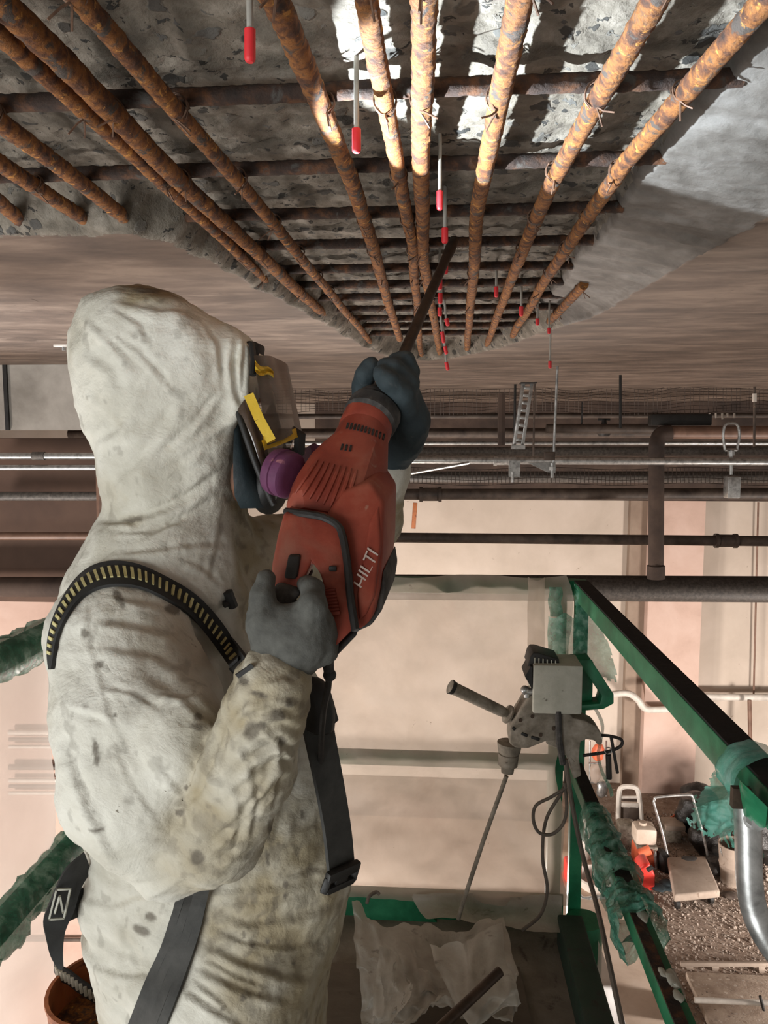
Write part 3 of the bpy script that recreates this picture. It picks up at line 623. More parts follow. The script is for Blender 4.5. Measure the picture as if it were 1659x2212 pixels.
def trunk(P):
    zz = -P[:, 2]; f = lambda a: np.interp(zz, -_z, a)
    l, r, c, h = f(_l), f(_r), f(_c), f(_h); a = (r-l)/2
    e = 2+.9*sstep(-.13, .0, P[:, 2])*sstep(0, .08, P[:, 0]-(l+r)/2); q = (np.abs((P[:, 0]-(l+r)/2)/a)**e+np.abs((P[:, 1]-c)/h)**e)**(1/e)
    d = (q-1)*np.minimum(a, h)*.9
    return np.maximum(d, np.maximum(P[:, 2]-_z[0], _z[-1]-P[:, 2]))
SH, EL, WR = PA(255, 1372, 1.07), PA(372, 1826, 1.00), PA(588, 1480, .93)
ARM = ([SH, PA(300, 1540, 1.03), PA(316, 1690, 1.00), PA(380, 1828, .985), PA(458, 1805, .965), PA(535, 1665, .935), PA(566, 1540, .91), PA(582, 1488, .898), PA(592, 1470, .895)],
       [.100, .112, .108, .070, .066, .058, .051, .048, .046])
FAR = ([PA(548, 1232, 1.37), PA(690, 1180, 1.46), PA(800, 1120, 1.42), PA(838, 1010, 1.30), PA(846, 985, 1.29)], [.100, .070, .060, .036, .028])
def legs(P):
    L = s_chain(P, [(-.33, 1.15, -.92), (-.31, 1.13, -1.30), (-.33, 1.15, -1.66)], [.125, .095, .085])
    R = s_chain(P, [(-.33, 1.39, -.92), (-.31, 1.43, -1.30), (-.33, 1.43, -1.66)], [.125, .095, .085])
    return np.minimum(L, R)
def suit(P):
    d = smin(trunk(P), legs(P), .05)
    d = smin(d, s_chain(P, *FAR, k=.02), .03)
    u = s_chain(P, ARM[0][:4], ARM[1][:4], .03)
    f = s_chain(P, ARM[0][3:], ARM[1][3:], .02)
    u = smin(u, s_ell(P, PA(398, 1592, .958), (.056, .068, .076), Euler((0, .25, 0)).to_matrix()), .016)       # slack lobe of the sleeve over the inner elbow
    d = smin(d, u, .014)
    for yy in (1.140, 1.300):                                              # hem of the hood round the face opening
        d = smin(d, s_chain(P, [PA(506, 716, yy+.02*(1.22-yy)/.1), PA(530, 748, yy), PA(533, 800, yy), PA(527, 850, yy), PA(506, 900, yy)], [.008, .010, .010, .010, .008]), .03)
    return smin(d, f, .004)
V, F = surface_nets(suit, (-.74, .80, -1.745), (.02, 1.60, .262), .0078)
V = relax(V, F, 2, .5)
def subdiv(V, F):
    e = np.sort(np.concatenate([F[:, [k, (k+1) % 4]] for k in range(4)]), 1); u, inv = np.unique(e, axis=0, return_inverse=True); inv = inv.ravel()
    n = len(F); m0 = len(V); c0 = m0+len(u); E = [m0+inv[k*n:(k+1)*n] for k in range(4)]; C = c0+np.arange(n)
    return np.concatenate([V, V[u].mean(1), V[F].mean(1)]), np.concatenate([np.stack([F[:, k], E[k], C, E[k-1]], 1) for k in range(4)])
V, F = subdiv(V, F); V = relax(V, F, 3, .5); N = vnorm(V, F)
pp = proj(V); front = np.clip(-N[:, 1]+.25, 0, 1)
def fold(line, width, amp, asym=1.0):
    """raise a cloth ridge with a valley beside it along a polyline on the side facing the camera"""
    width = max(width*.85, 9.5); amp *= .44 if max(p[1] for p in line) >= 1925 or (1300 < line[0][1] < 1760 and line[-1][0] < 500) else .62
    L = np.array(line, float); g = width*3.2
    S_ = np.nonzero((pp[:, 0] > L[:, 0].min()-g) & (pp[:, 0] < L[:, 0].max()+g) & (pp[:, 1] > L[:, 1].min()-g) & (pp[:, 1] < L[:, 1].max()+g) & (front > 0))[0]
    q_ = pp[S_]; best = np.full(len(S_), 1e9); sgn = np.zeros(len(S_)); par = np.zeros(len(S_)); out = np.zeros(len(V))
    for i in range(len(L)-1):
        a, b = L[i], L[i+1]; e = b-a; w = q_-a; t = np.clip(w@e/(e@e), 0, 1); q = w-t[:, None]*e; d = np.linalg.norm(q, axis=1)
        m = d < best; best[m] = d[m]; sgn[m] = np.sign(e[0]*w[m, 1]-e[1]*w[m, 0]); par[m] = (i+t[m])/(len(L)-1)
    s = sgn*best/width; taper = np.minimum(1, np.minimum(par, 1-par)*4+.15)
    out[S_] = amp*front[S_]*taper*(np.exp(-(s-.5)**2*1.6)-1.25*asym*np.exp(-(s+.35)**2*3.2)); return out
FOLDS = [([(262, 1125), (330, 1112), (400, 1085), (450, 1050), (505, 1005)], 20, .010), ([(236, 1062), (300, 1000), (350, 930), (386, 868)], 24, .006), ([(186, 690), (235, 735), (290, 790)], 16, .006),
 ([(508, 720), (500, 790), (507, 850), (520, 880)], 13, .010), ([(530, 730), (522, 800), (520, 850)], 9, .006), ([(410, 965), (470, 920), (512, 895)], 18, .006), ([(380, 1010), (450, 960), (505, 935)], 18, .005),
 ([(236, 1198), (330, 1190), (440, 1176), (500, 1182)], 14, .005), ([(215, 1130), (270, 1128), (290, 1135)], 13, .007), ([(250, 650), (330, 670), (430, 676)], 20, .005), ([(175, 760), (240, 800), (260, 860)], 24, .005), ([(200, 960), (255, 930), (280, 880)], 22, .006),
 ([(190, 1340), (300, 1352), (400, 1385), (478, 1448)], 20, .007), ([(200, 1400), (330, 1415), (440, 1472)], 22, .006), ([(250, 1290), (340, 1310), (430, 1360)], 16, .006), ([(186, 1270), (196, 1400), (236, 1540), (300, 1680)], 9, .0035), ([(335, 1500), (390, 1500), (428, 1492), (440, 1452)], 14, .008),
 ([(420, 1370), (468, 1430), (486, 1500)], 22, .008), ([(300, 1460), (390, 1500), (440, 1545), (486, 1580)], 24, .007), ([(474, 1540), (456, 1640), (428, 1700), (396, 1736)], 15, .013),
 ([(470, 1690), (486, 1640), (492, 1585)], 16, .006), ([(496, 1560), (535, 1520), (590, 1505), (648, 1520)], 13, .007), ([(492, 1600), (545, 1548), (600, 1535), (652, 1556)], 13, .007), ([(494, 1640), (550, 1585), (610, 1572), (652, 1592)], 13, .006),
 ([(490, 1700), (545, 1640), (600, 1610), (648, 1632)], 15, .007), ([(470, 1760), (540, 1700), (600, 1650), (640, 1668)], 16, .006), ([(500, 1820), (570, 1740), (620, 1690)], 18, .006), ([(560, 1480), (610, 1462), (645, 1480)], 10, .005),
 ([(170, 1850), (230, 1905), (300, 1925), (360, 1910)], 20, .008), ([(165, 1935), (240, 1960), (330, 1930), (380, 1900)], 18, .007), ([(240, 1560), (200, 1545), (150, 1530)], 16, .007), ([(130, 1600), (180, 1720), (240, 1840)], 24, .006),
 ([(448, 1930), (520, 1925), (640, 1912)], 18, .008), ([(452, 1972), (540, 2000), (640, 1985), (740, 1950)], 18, .009), ([(440, 2040), (520, 2080), (610, 2110), (700, 2120)], 20, .009), ([(420, 2090), (520, 2140), (640, 2170)], 18, .007), ([(400, 2140), (470, 2190), (540, 2230)], 16, .008),
 ([(180, 2010), (250, 2060), (330, 2080)], 18, .007), ([(200, 2090), (270, 2110), (330, 2105)], 16, .006), ([(260, 1990), (270, 2040), (300, 2090)], 14, .006), ([(600, 1820), (620, 1760), (680, 1650)], 24, .006), ([(480, 1240), (520, 1320), (550, 1420)], 18, .008), ([(500, 1120), (530, 1240), (545, 1330)], 22, .008),
 ([(505, 1690), (520, 1760), (500, 1850)], 10, .006), ([(540, 1660), (556, 1740), (540, 1820)], 11, .006), ([(600, 1590), (612, 1660), (590, 1760)], 11, .006), 
 ([(500, 1545), (550, 1500), (620, 1490)], 8, .005), ([(430, 1850), (500, 1800), (560, 1720), (600, 1640)], 14, .007), ([(400, 1880), (470, 1870), (540, 1820)], 12, .005), ([(560, 1560), (600, 1600), (645, 1640)], 10, .005), ([(520, 1600), (545, 1660), (552, 1700)], 8, .005),
 ([(210, 700), (300, 760), (380, 850)], 10, .005), ([(230, 660), (300, 700), (330, 760)], 9, .004), ([(440, 690), (470, 740), (480, 830)], 10, .004), ([(330, 1000), (420, 920), (480, 840)], 12, .005), ([(250, 900), (290, 850), (330, 780)], 10, .004),
 ([(300, 1170), (380, 1130), (470, 1080)], 11, .005), ([(240, 1150), (320, 1150), (420, 1120)], 9, .004), ([(480, 1100), (470, 1180), (450, 1260)], 10, .005), ([(380, 1200), (440, 1230), (500, 1290)], 10, .004),
 ([(210, 1480), (290, 1500), (350, 1540)], 10, .005), ([(380, 1420), (430, 1450), (470, 1500)], 9, .005),
 ([(230, 1560), (280, 1690), (350, 1790)], 12, .004), ([(150, 1620), (190, 1760), (250, 1860)], 12, .005), ([(400, 1640), (440, 1670), (480, 1690)], 10, .005), ([(330, 1640), (380, 1700), (440, 1750)], 12, .005),
 ([(450, 1950), (540, 1955), (680, 1935)], 9, .006), ([(445, 2000), (520, 2035), (620, 2050), (720, 2030)], 9, .006), ([(430, 2065), (510, 2110), (590, 2140)], 9, .006), ([(415, 2115), (470, 2160), (520, 2210)], 9, .006), ([(600, 1900), (680, 1880), (745, 1890)], 10, .005),
 ([(640, 2140), (690, 2060), (745, 1960)], 18, .010), ([(205, 2150), (260, 2190), (300, 2240)], 20, .006)]
disp = np.zeros(len(V))
for f in FOLDS: disp += fold(*f)
# general crumple: stretched noise, stronger away from taut areas
diag = np.stack([V[:, 0]*1.0+V[:, 2]*.6, V[:, 1], V[:, 2]*.8-V[:, 0]*.5], 1)
disp += .0050*fbm(diag*[8, 8, 13], 3)+.0014*fbm(V*34, 3)-.0016*np.abs(pn(diag*[38, 38, 60]))
disp += -.0040*np.abs(pn(diag*[11, 11, 24]+4))
fo = np.exp(-(s_chain(V, ARM[0][3:], ARM[1][3:])/.02)**2)                  # bunched rings on the forearm
ax = (ARM[0][6]-ARM[0][4]); ax /= np.linalg.norm(ax); tt = (V-ARM[0][4])@ax
disp += fo*.0010*np.sin(tt*2*np.pi/.026+3*pn(V*14))*sstep(-.05, .05, tt)
V2 = relax(V+N*disp[:, None], F, 2, .45)
boot = (V2[F].mean(1)[:, 2] < -1.62)
n1 = fbm(V2*6, 4); n2 = fbm(V2*17+3, 3)
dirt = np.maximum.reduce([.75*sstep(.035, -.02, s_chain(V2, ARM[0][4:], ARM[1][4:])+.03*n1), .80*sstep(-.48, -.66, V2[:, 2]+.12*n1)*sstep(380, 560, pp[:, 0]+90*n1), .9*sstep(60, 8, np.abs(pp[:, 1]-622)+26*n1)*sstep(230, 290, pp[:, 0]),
    .8*sstep(1.30, 1.36, V2[:, 1])*sstep(480, 520, pp[:, 0]), .22*sstep(.1, .6, n1), .85*sstep(494, 514, pp[:, 0]+10*n1)*sstep(1068, 1090, pp[:, 1])*sstep(1480, 1300, pp[:, 1])*(V2[:, 1] > 1.0), .5*sstep(40, 10, np.hypot(pp[:, 0]-285, (pp[:, 1]-1126)*1.6)+14*n2)])  # the chest term paints the shade under the chin as well as grime
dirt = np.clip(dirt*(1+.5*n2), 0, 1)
stain = np.zeros(len(V2))
for x, y, a_, b_, an in [(258, 1294, 9, 24, -.5), (372, 1318, 18, 10, .3), (183, 1367, 9, 13, 0), (214, 1434, 8, 8, 0), (430, 1546, 12, 10, 0), (426, 1570, 16, 8, .3), (205, 1626, 6, 30, -.1), (542, 1577, 17, 20, .4), (600, 1546, 17, 14, 0), (564, 1568, 12, 10, 0), (425, 1856, 15, 18, 0),
    (390, 1755, 11, 9, 0), (581, 1802, 5, 22, .1), (578, 1854, 5, 18, -.2), (616, 1910, 5, 9, 0), (616, 1934, 5, 8, 0), (578, 2033, 7, 8, 0), (527, 2018, 5, 7, 0), (545, 2042, 5, 5, 0), (524, 2155, 7, 10, 0), (207, 1795, 14, 5, .2), (306, 2009, 22, 12, .5), (324, 1981, 12, 8, .4),
    (520, 1470, 16, 9, .5), (625, 1520, 9, 14, 0), (560, 1500, 22, 6, .3), (610, 1600, 8, 12, 0), (285, 1122, 24, 6, 0), (320, 628, 40, 8, 0), (404, 1700, 7, 5, 0), (640, 1690, 4, 14, .2), (656, 1760, 4, 10, 0), (250, 1545, 5, 5, 0), (480, 2180, 5, 6, 0), (636, 2080, 6, 5, 0)]:
    dx, dy = pp[:, 0]-x, pp[:, 1]-y; c_, s_ = math.cos(an), math.sin(an); q = np.hypot((dx*c_+dy*s_)/a_, (dy*c_-dx*s_)/b_)
    stain = np.maximum(stain, .85*sstep(1.25, .75, q+.35*n2)*(N[:, 1] < 0))
stain = np.maximum(stain, dirt*.55*sstep(.30, .55, fbm(V2*[42, 42, 30]+11, 3)))
stain = np.maximum(stain, .30*sstep(.50, .66, fbm(V2*[34, 34, 26]+5, 3)))
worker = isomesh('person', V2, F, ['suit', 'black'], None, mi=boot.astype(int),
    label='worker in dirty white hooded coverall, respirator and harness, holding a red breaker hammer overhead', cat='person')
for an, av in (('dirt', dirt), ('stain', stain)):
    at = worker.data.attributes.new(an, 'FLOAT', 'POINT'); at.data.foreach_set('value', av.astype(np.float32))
WORKER_BVH = BVHTree.FromPolygons([tuple(v) for v in V2], [tuple(f) for f in F])
def on_suit(px, py, off, Ydef=None):
    d = ray(px, py).normalized(); h = WORKER_BVH.ray_cast(Vector((0, 0, 0)), d)
    if h[0] is None: return W(px, py, Ydef or YT)
    return h[0]-d*off
def poly_res(line, n):
    L = np.array(line, float); d = np.r_[0, np.cumsum(np.linalg.norm(np.diff(L, axis=0), axis=1))]; s = np.linspace(0, d[-1], n)
    return [(np.interp(q, d, L[:, 0]), np.interp(q, d, L[:, 1])) for q in s]
def sm(pts, it=4):
    P = [Vector(p) for p in pts]
    for _ in range(it): P = [P[0]]+[(P[i-1]+P[i]*2+P[i+1])/4 for i in range(1, len(P)-1)]+[P[-1]]
    return P
def strap(name, left, right, m, n=40, off=.005, th=.004, lab=None, cols=4, behind=None):
    l2, r2 = poly_res(spl2(left), n), poly_res(spl2(right), n)
    def pt(x, y):
        p = on_suit(x, y, off); return W(x, y, behind[1]) if behind and p.y < behind[0] else p
    rows = [sm([pt(a[0]+(b[0]-a[0])*c/cols, a[1]+(b[1]-a[1])*c/cols) for a, b in zip(l2, r2)], 6) for c in range(cols+1)]
    mb = MB()
    for c in range(cols): mb.ribbon(rows[c], rows[c+1], th)
    return mb.build(name, m, worker, label=lab), rows
def spl2(l): return [(p.x, p.y) for p in spline([(x, y, 0) for x, y in l], 8)]
# shoulder strap with pale stitching
SL = [(108, 1446), (104, 1425), (104, 1385), (118, 1330), (150, 1270), (186, 1230), (232, 1213), (290, 1216), (345, 1240), (420, 1280), (468, 1330), (510, 1390), (546, 1438)]
SR = [(113, 1446), (119, 1420), (120, 1392), (134, 1352), (166, 1300), (200, 1274), (240, 1264), (290, 1266), (332, 1280), (396, 1318), (436, 1358), (476, 1412), (512, 1462)]
st, rows = strap('shoulder_strap', SL, SR, 'web', 60, .007, .005, 'dark webbing shoulder strap with a row of pale stitched bars')
mb = MB(); nr = len(rows[0]); q = 3.0
def sp(c, t):
    a = min(int(t), nr-2); i = int(c); f = c-i; P = lambda r: rows[r][a].lerp(rows[r][a+1], t-a); return P(i).lerp(P(min(i+1, 4)), f)
while q < nr-4:
    wdt = .62 if q < 30 else .42
    A_ = [sp(1.1, q), sp(2.9, q), sp(2.9, q+wdt), sp(1.1, q+wdt)]; k = (sp(4, q)-sp(0, q)).cross(sp(2, q+.5)-sp(2, q)).normalized()
    if k.dot(ray(300, 1300)) > 0: k = -k
    mb.add([p+k*.0048 for p in A_]+[p+k*.001 for p in A_], [(0, 1, 2, 3), (4, 7, 6, 5), (0, 4, 5, 1), (1, 5, 6, 2), (2, 6, 7, 3), (3, 7, 4, 0)]); q += 1.42
mb.build('stitching', 'yellowthread', st, label='pale yellow stitched bars', smooth=False)
# sub-pelvic strap, chest strap, back loop
strap('thigh_strap', [(392, 1900), (352, 2035), (310, 2130), (270, 2235)], [(460, 1880), (434, 2005), (400, 2110), (352, 2235)], 'webdusty', 40, .008, .005, 'wide dark grey webbing strap crossing the hip', behind=(1.035, 1.06))
def free_ribbon(name, L, R, th, m, lab=None, n=30):
    A = poly_res3(spline(L, 8), n); B = poly_res3(spline(R, 8), n)
    return MB().ribbon(A, B, th).build(name, m, worker, label=lab)
def poly_res3(L, n):
    L = np.array([tuple(p) for p in L]); d = np.r_[0, np.cumsum(np.linalg.norm(np.diff(L, axis=0), axis=1))]; s = np.linspace(0, d[-1], n)
    return [Vector([np.interp(q, d, L[:, k]) for k in range(3)]) for q in s]
free_ribbon('chest_strap', [W(644, 1530, 1.10), W(660, 1600, 1.085), W(682, 1700, 1.085), W(700, 1800, 1.09), W(710, 1890, 1.10)], [W(712, 1520, 1.12), W(724, 1600, 1.12), W(742, 1700, 1.13), W(756, 1790, 1.14), W(764, 1872, 1.15)], .006, 'webdusty', 'dusty webbing strap hanging down the chest')
mb = MB(); mb.tube(spline([W(668, 1490, 1.10), W(682, 1500, 1.09), W(692, 1540, 1.09), W(690, 1580, 1.09)], 6), [.010]+[.022]*17+[.016], 10); mb.tube([W(700, 1515, 1.10), W(712, 1560, 1.10)], .014, 8)
mb.build('strap_adjuster', 'black', worker)
mb = MB(); a, b = W(706, 1898, 1.085), W(774, 1868, 1.14); d = (b-a); up = Vector((.28, 0, 1))
mb.beam(a, b, .012, .017, up=up, bev=.003); mb.beam(a-up*.022+d*.08, b-up*.022-d*.05, .012, .012, up=up, bev=.003); mb.beam(a-up*.011+d*.3, b-up*.011-d*.3, .008, .02, up=up)
mb.beam(a+d*.06, a+d*.02-up*.024, .012, .010, up=(0, 1, 0)); mb.beam(b-d*.06, b-d*.06-up*.024, .012, .010, up=(0, 1, 0))
mb.build('strap_buckle', 'black', worker, label='black slotted buckle on the chest strap')
free_ribbon('back_strap', [W(182, 1842, 1.16), W(140, 1880, 1.14), W(112, 1940, 1.13), W(94, 1985, 1.13), W(98, 2020, 1.13), W(108, 2060, 1.14), W(126, 2090, 1.16)], [W(196, 1880, 1.18), W(174, 1918, 1.16), W(160, 1965, 1.16), W(148, 1992, 1.15), W(138, 2020, 1.15), W(136, 2060, 1.15), W(136, 2092, 1.16)], .005, 'web', 'loose black strap hanging behind the back')
free_ribbon('back_strap', [W(150, 1925, 1.17), W(196, 1915, 1.20)], [W(146, 1990, 1.16), W(194, 1968, 1.20)], .005, 'web', 'short black strap joining the loose strap to the back')
q = MB(); A = [W(122, 1922, 1.125), W(152, 1920, 1.135), W(138, 1984, 1.135), W(106, 1986, 1.122)]
for i in range(4): q.beam(A[i], A[(i+1) % 4], .0032, .0032)
q.beam(W(129, 1935, 1.124), W(118, 1974, 1.124), .003, .003); q.beam(W(129, 1935, 1.124), W(136, 1972, 1.126), .003, .003)
q.build('stitched_label', 'dustbox', worker, label='pale stitched rectangle on the loose strap')
# small D ring and dark buckle on the chest
mb = MB(); mb.tube([on_suit(492, 1278, .008), on_suit(497, 1292, .008), on_suit(504, 1310, .008)], .008, 8); mb.tube([on_suit(484, 1306, .008), on_suit(504, 1298, .008)], .006, 8); mb.build('zip_pull', 'black', worker)
mb = MB(); L5 = [W(x, y, 1.02) for x, y in ((500, 1440), (516, 1424), (530, 1440), (512, 1456), (500, 1440))]; mb.tube(L5, .0055, 8); mb.tube([L5[0], L5[2]], .004, 8); mb.build('strap_buckle', 'black', worker)
# ------------------------------------------------------------------ face and respirator (children of the worker)
FC = PA(496, 915, 1.22)
def face(P):
    d = s_ell(P, FC+[-.055, 0, -.005], (.09, .062, .115))
    d = smin(d, s_ell(P, FC+[.010, 0, -.075], (.045, .045, .05)), .03)
    d = smin(d, s_cone(P, FC+[.040, 0, .022], FC+[.060, 0, -.020], .010, .015), .015)            # nose
    for s in (-1, 1):
        d = smin(d, s_ell(P, FC+[.035, s*.032, .040], (.012, .024, .010)), .012)                  # brow
        d = -smin(-d, s_ell(P, FC+[.052, s*.034, .018], (.014, .018, .012)), .010)                # eye socket
        d = np.minimum(d, s_ell(P, FC+[.034, s*.033, .018], (.012, .012, .012)))
    d = smin(d, s_ell(P, FC+[.048, 0, -.050], (.010, .024, .006)), .006); d = smin(d, s_ell(P, FC+[.046, 0, -.062], (.010, .020, .006)), .006)
    return d
fv, ff = surface_nets(face, FC-[.18, .10, .15], FC+[.10, .10, .14], .006)
isomesh('face', fv, ff, 'skin', worker)
mask = MB()    # dark rubber facepiece: lofted half rings round the lower face
rowsM = [(872, 520, 530, .045), (900, 526, 538, .055), (940, 530, 550, .064), (985, 530, 564, .068), (1030, 530, 578, .067), (1065, 530, 590, .06), (1092, 536, 596, .045)]
pts = []
for y, x0, x1, hw in rowsM:
    a = W(x0, y, 1.22); b = W(x1, y, 1.22)
    pts.append([Vector((a.x+(b.x-a.x)*math.cos(t)**.7 if abs(t) < math.pi/2-.01 else a.x, 1.22-hw*math.sin(t)*1.1, a.z)) for t in np.linspace(-math.pi/2, math.pi/2, 15)])
vs = [p for r in pts for p in r]; fs = [(i*15+j, i*15+j+1, i*15+j+16, i*15+j+15) for i in range(len(pts)-1) for j in range(14)]
mask.add(vs, fs+[tuple((len(pts)-1)*15+j for j in range(15))]); resp = mask.build('respirator', 'facepiece', worker, label='dark rubber full-face respirator with taped visor and magenta filter')
YN, YF = 1.115, 1.235
lens = lambda u, v: W(*((1-v)*np.array((1-u)*np.array([548, 768])+u*np.array([592, 772]))+v*np.array((1-u)*np.array([577, 962])+u*np.array([641, 928]))), YN+(YF-YN)*u)+Vector((.010*math.sin(math.pi*u), -.012*math.sin(math.pi*u), 0))
MB().grid(lambda u, v: lens(2*u, v) if u <= .5 else (lambda p: Vector((p.x, 2*YF-p.y, p.z)))(lens(2-2*u, v)), 20, 10).build('visor_lens', 'visor', resp, label='dusty grey front lens')
rimL = [(513, 884), (523, 915), (538, 960), (556, 1010), (574, 1054), (592, 1090)]
MB().tube(spline([W(x, y, 1.136-.012*math.sin(math.pi*k/5)) for k, (x, y) in enumerate(rimL)], 6), .0055, 10).build('mask_rim', 'black', resp)
MB().tube(spline([W(x, y, 1.305) for x, y in rimL], 6), .0055, 8).build('mask_rim', 'black', resp)
rimf = lambda v: (np.interp(v, np.linspace(0, 1, 6), [p[0] for p in rimL]), np.interp(v, np.linspace(0, 1, 6), [p[1] for p in rimL]))
def side(u, v):
    a = np.array(rimf(v)); b = (1-v)*np.array([540, 846])+v*np.array([612, 1040]); p = (1-u)*a+u*b
    return W(p[0], p[1], 1.128+.012*u*(1-v)+.05*u*v-.016*math.sin(math.pi*v)*math.sin(math.pi*u))
MB().grid(side, 10, 14).build('side_lens', 'visorclear', resp, label='tinted brown side lens')
MB().grid(lambda u, v: (lambda p: Vector((p.x, 2*1.222-p.y, p.z)))(side(u, v)), 8, 10).build('side_lens', 'visorclear', resp)
lower = lambda u, v: W(*((1-v)*np.array((1-u)*np.array([577, 962])+u*np.array([641, 928]))+v*np.array((1-u)*np.array([590, 1060])+u*np.array([628, 985]))), 1.128+.105*u-.008*math.sin(math.pi*v))
MB().grid(lower, 8, 6).build('side_lens', 'visorclear', resp)
MB().ball(W(580, 1045, 1.222), (.032, .055, .050), 3).build('nose_cup', 'black', resp)
def tape(L, w, m='yellow'):
    mb = MB()
    for a, b in zip(L[:-1], L[1:]):
        d = (b-a).normalized(); v = d.cross(ray(580, 900).normalized()).normalized()*w/2; k = -ray(580, 900).normalized()*.002
        mb.add([a+v+k, b+v+k, b-v+k, a-v+k, a+v-k, b+v-k, b-v-k, a-v-k], [(0, 1, 2, 3), (4, 7, 6, 5), (0, 4, 5, 1), (1, 5, 6, 2), (2, 6, 7, 3), (3, 7, 4, 0)])
    return mb.build('tape', m, resp, label='yellow tape on the visor edge', smooth=False)
tape([W(537, 852, 1.110), W(560, 905, 1.110), W(586, 952, 1.112)], .0145)
tape([W(568, 962, 1.108), W(605, 950, 1.15), W(642, 934, 1.215)], .0145); tape([W(570, 952, 1.108), W(592, 944, 1.13)], .012)
MB().grid(lambda u, v: W(551+40*u, 778+26*u+24*v*(1-.4*u)+5*math.sin(6*u), 1.10+.05*u+.006*math.sin(9*v+5*u)), 10, 6).build('tape', 'yellow', resp, label='loose flap of yellow tape on top of the visor')
# purple filter: dished disc seen obliquely
c = W(616, 1024, 1.075); d = (Vector((.86, -.44, -.26))).normalized(); c0 = c-d*.014
flt = MB().lathe(c0-d*.006, c0+d, [(0, .026), (.002, .033), (.010, .0345), (.015, .0345), (.016, .0325), (.020, .0325), (.021, .034), (.030, .0335), (.033, .030), (.034, .020), (.0345, .001)], 32).build('filter', 'purple', resp, label='round magenta particulate filter')
mb = MB(); u = Vector((0, 0, 1)).cross(d).normalized(); w = d.cross(u)
for i in range(5): q = c0+d*.0296+u*(.026+.001*i-.004*abs(i-2))+w*(-.014+.0065*i); mb.box(q, (.0016, .002, .004), (0, 0, .3))
mb.build('filter_print', 'black', flt, label='small dark print'); c1 = Vector((c0.x, 2*1.222-c0.y, c0.z)); d1 = Vector((d.x, -d.y, d.z))
MB().lathe(c1-d1*.01, c1+d1, [(0, .03), (.008, .038), (.022, .036), (.03, .030), (.031, .001)], 24).build('filter', 'purple', resp)
MB().tube([W(628, 932, 1.22), W(648, 942, 1.22), W(646, 975, 1.22), W(625, 990, 1.22)], .010, 8).build('chin_clip', 'black', resp)
hl = MB().box(W(549, 764, 1.225), (.022, .055, .034), (0, .15, 0), bev=.006).build('head_lamp', 'black', worker, label='black headlamp at the forehead')
MB().lathe(W(556, 764, 1.225), W(566, 760, 1.225), [(0, .014), (.004, .016), (.005, .013)], 16).build('lamp_glass', 'white', hl)
MB().tube([W(543, 742, 1.14), W(548, 775, 1.13), W(546, 810, 1.12)], .005, 8).build('head_strap', 'black', resp)
# ------------------------------------------------------------------ gloves
def glove(name, fn, lo, hi, m, lab, nz=.0012):
    v, f = surface_nets(fn, lo, hi, .0034); v = relax(v, f, 2, .5); n = vnorm(v, f)
    v = v+n*(nz*fbm(v*60, 3)-nz*.8*np.abs(fbm(v*[120, 120, 40], 2)))[:, None]; return isomesh(name, v, f, m, worker, label=lab)
YH = .905
def g_right(P):
    d = s_ell(P, PA(640, 1372, YH), (.047, .030, .040), Euler((0, math.radians(-18), 0)).to_matrix())
    d = smin(d, s_chain(P, [PA(592, 1478, .93), PA(618, 1425, .915), PA(640, 1390, YH)], [.036, .036, .036]), .02)
    d = smin(d, s_chain(P, [PA(590, 1400, YH), PA(563, 1345, YH-.005), PA(566, 1290, YH), PA(575, 1250, YH+.012)], [.022, .018, .0145, .0125], .008), .016)            # thumb
    d = smin(d, s_chain(P, [PA(665, 1360, YH-.004), PA(676, 1310, YH-.012), PA(676, 1272, YH+.008), PA(660, 1262, YH+.04)], [.022, .017, .014, .012], .006), .010)        # index
    for i, (x, y) in enumerate(((690, 1345), (700, 1378), (702, 1408))):
        d = smin(d, s_chain(P, [PA(655-6*i, 1370+14*i, YH), PA(x, y, YH+.006), PA(x+4, y+2, YH+.034), PA(x-24, y-12, YH+.062)], [.020, .017-.001*i, .0145-.001*i, .012], .006), .008)
    return d
glove('glove', g_right, PA(530, 1510, .85)-[.01, .02, .01], PA(735, 1225, .99)+[.02, .02, .02], 'glovegrey', 'grey knit glove gripping the rear handle')
def g_left(P):
    d = s_chain(P, [PA(842, 1000, 1.28), PA(868, 950, 1.25), PA(878, 910, 1.23), PA(872, 868, 1.215)], [.030, .032, .034, .030], .02)     # wrist and back of the hand
    d = smin(d, s_chain(P, [PA(880, 905, 1.215), PA(868, 850, 1.165), PA(838, 822, 1.145), PA(824, 808, 1.15)], [.022, .020, .0165, .014], .004), .006)   # index finger across the chuck
    d = smin(d, s_chain(P, [PA(878, 880, 1.22), PA(880, 830, 1.18), PA(850, 795, 1.165), PA(832, 790, 1.17)], [.020, .0185, .0155, .013], .004), .005)
    d = smin(d, s_chain(P, [PA(876, 862, 1.23), PA(884, 806, 1.195), PA(876, 778, 1.19), PA(858, 782, 1.185)], [.019, .0165, .0145, .013], .004), .005)
    d = smin(d, s_chain(P, [PA(872, 860, 1.25), PA(882, 800, 1.235), PA(870, 775, 1.225), PA(852, 778, 1.22)], [.017, .0145, .0125, .011], .004), .005)
    t = s_chain(P, [PA(860, 900, 1.265), PA(810, 880, 1.275), PA(778, 855, 1.24), PA(790, 808, 1.215), PA(802, 790, 1.215)], [.022, .020, .018, .0165, .0145], .005)  # thumb round the far side
    return smin(d, t, .006)
glove('glove', g_left, PA(755, 1010, 1.12)-[.01, .02, .01], PA(910, 755, 1.32)+[.02, .02, .01], 'gloveblue', 'dusty blue glove closed round the chuck')
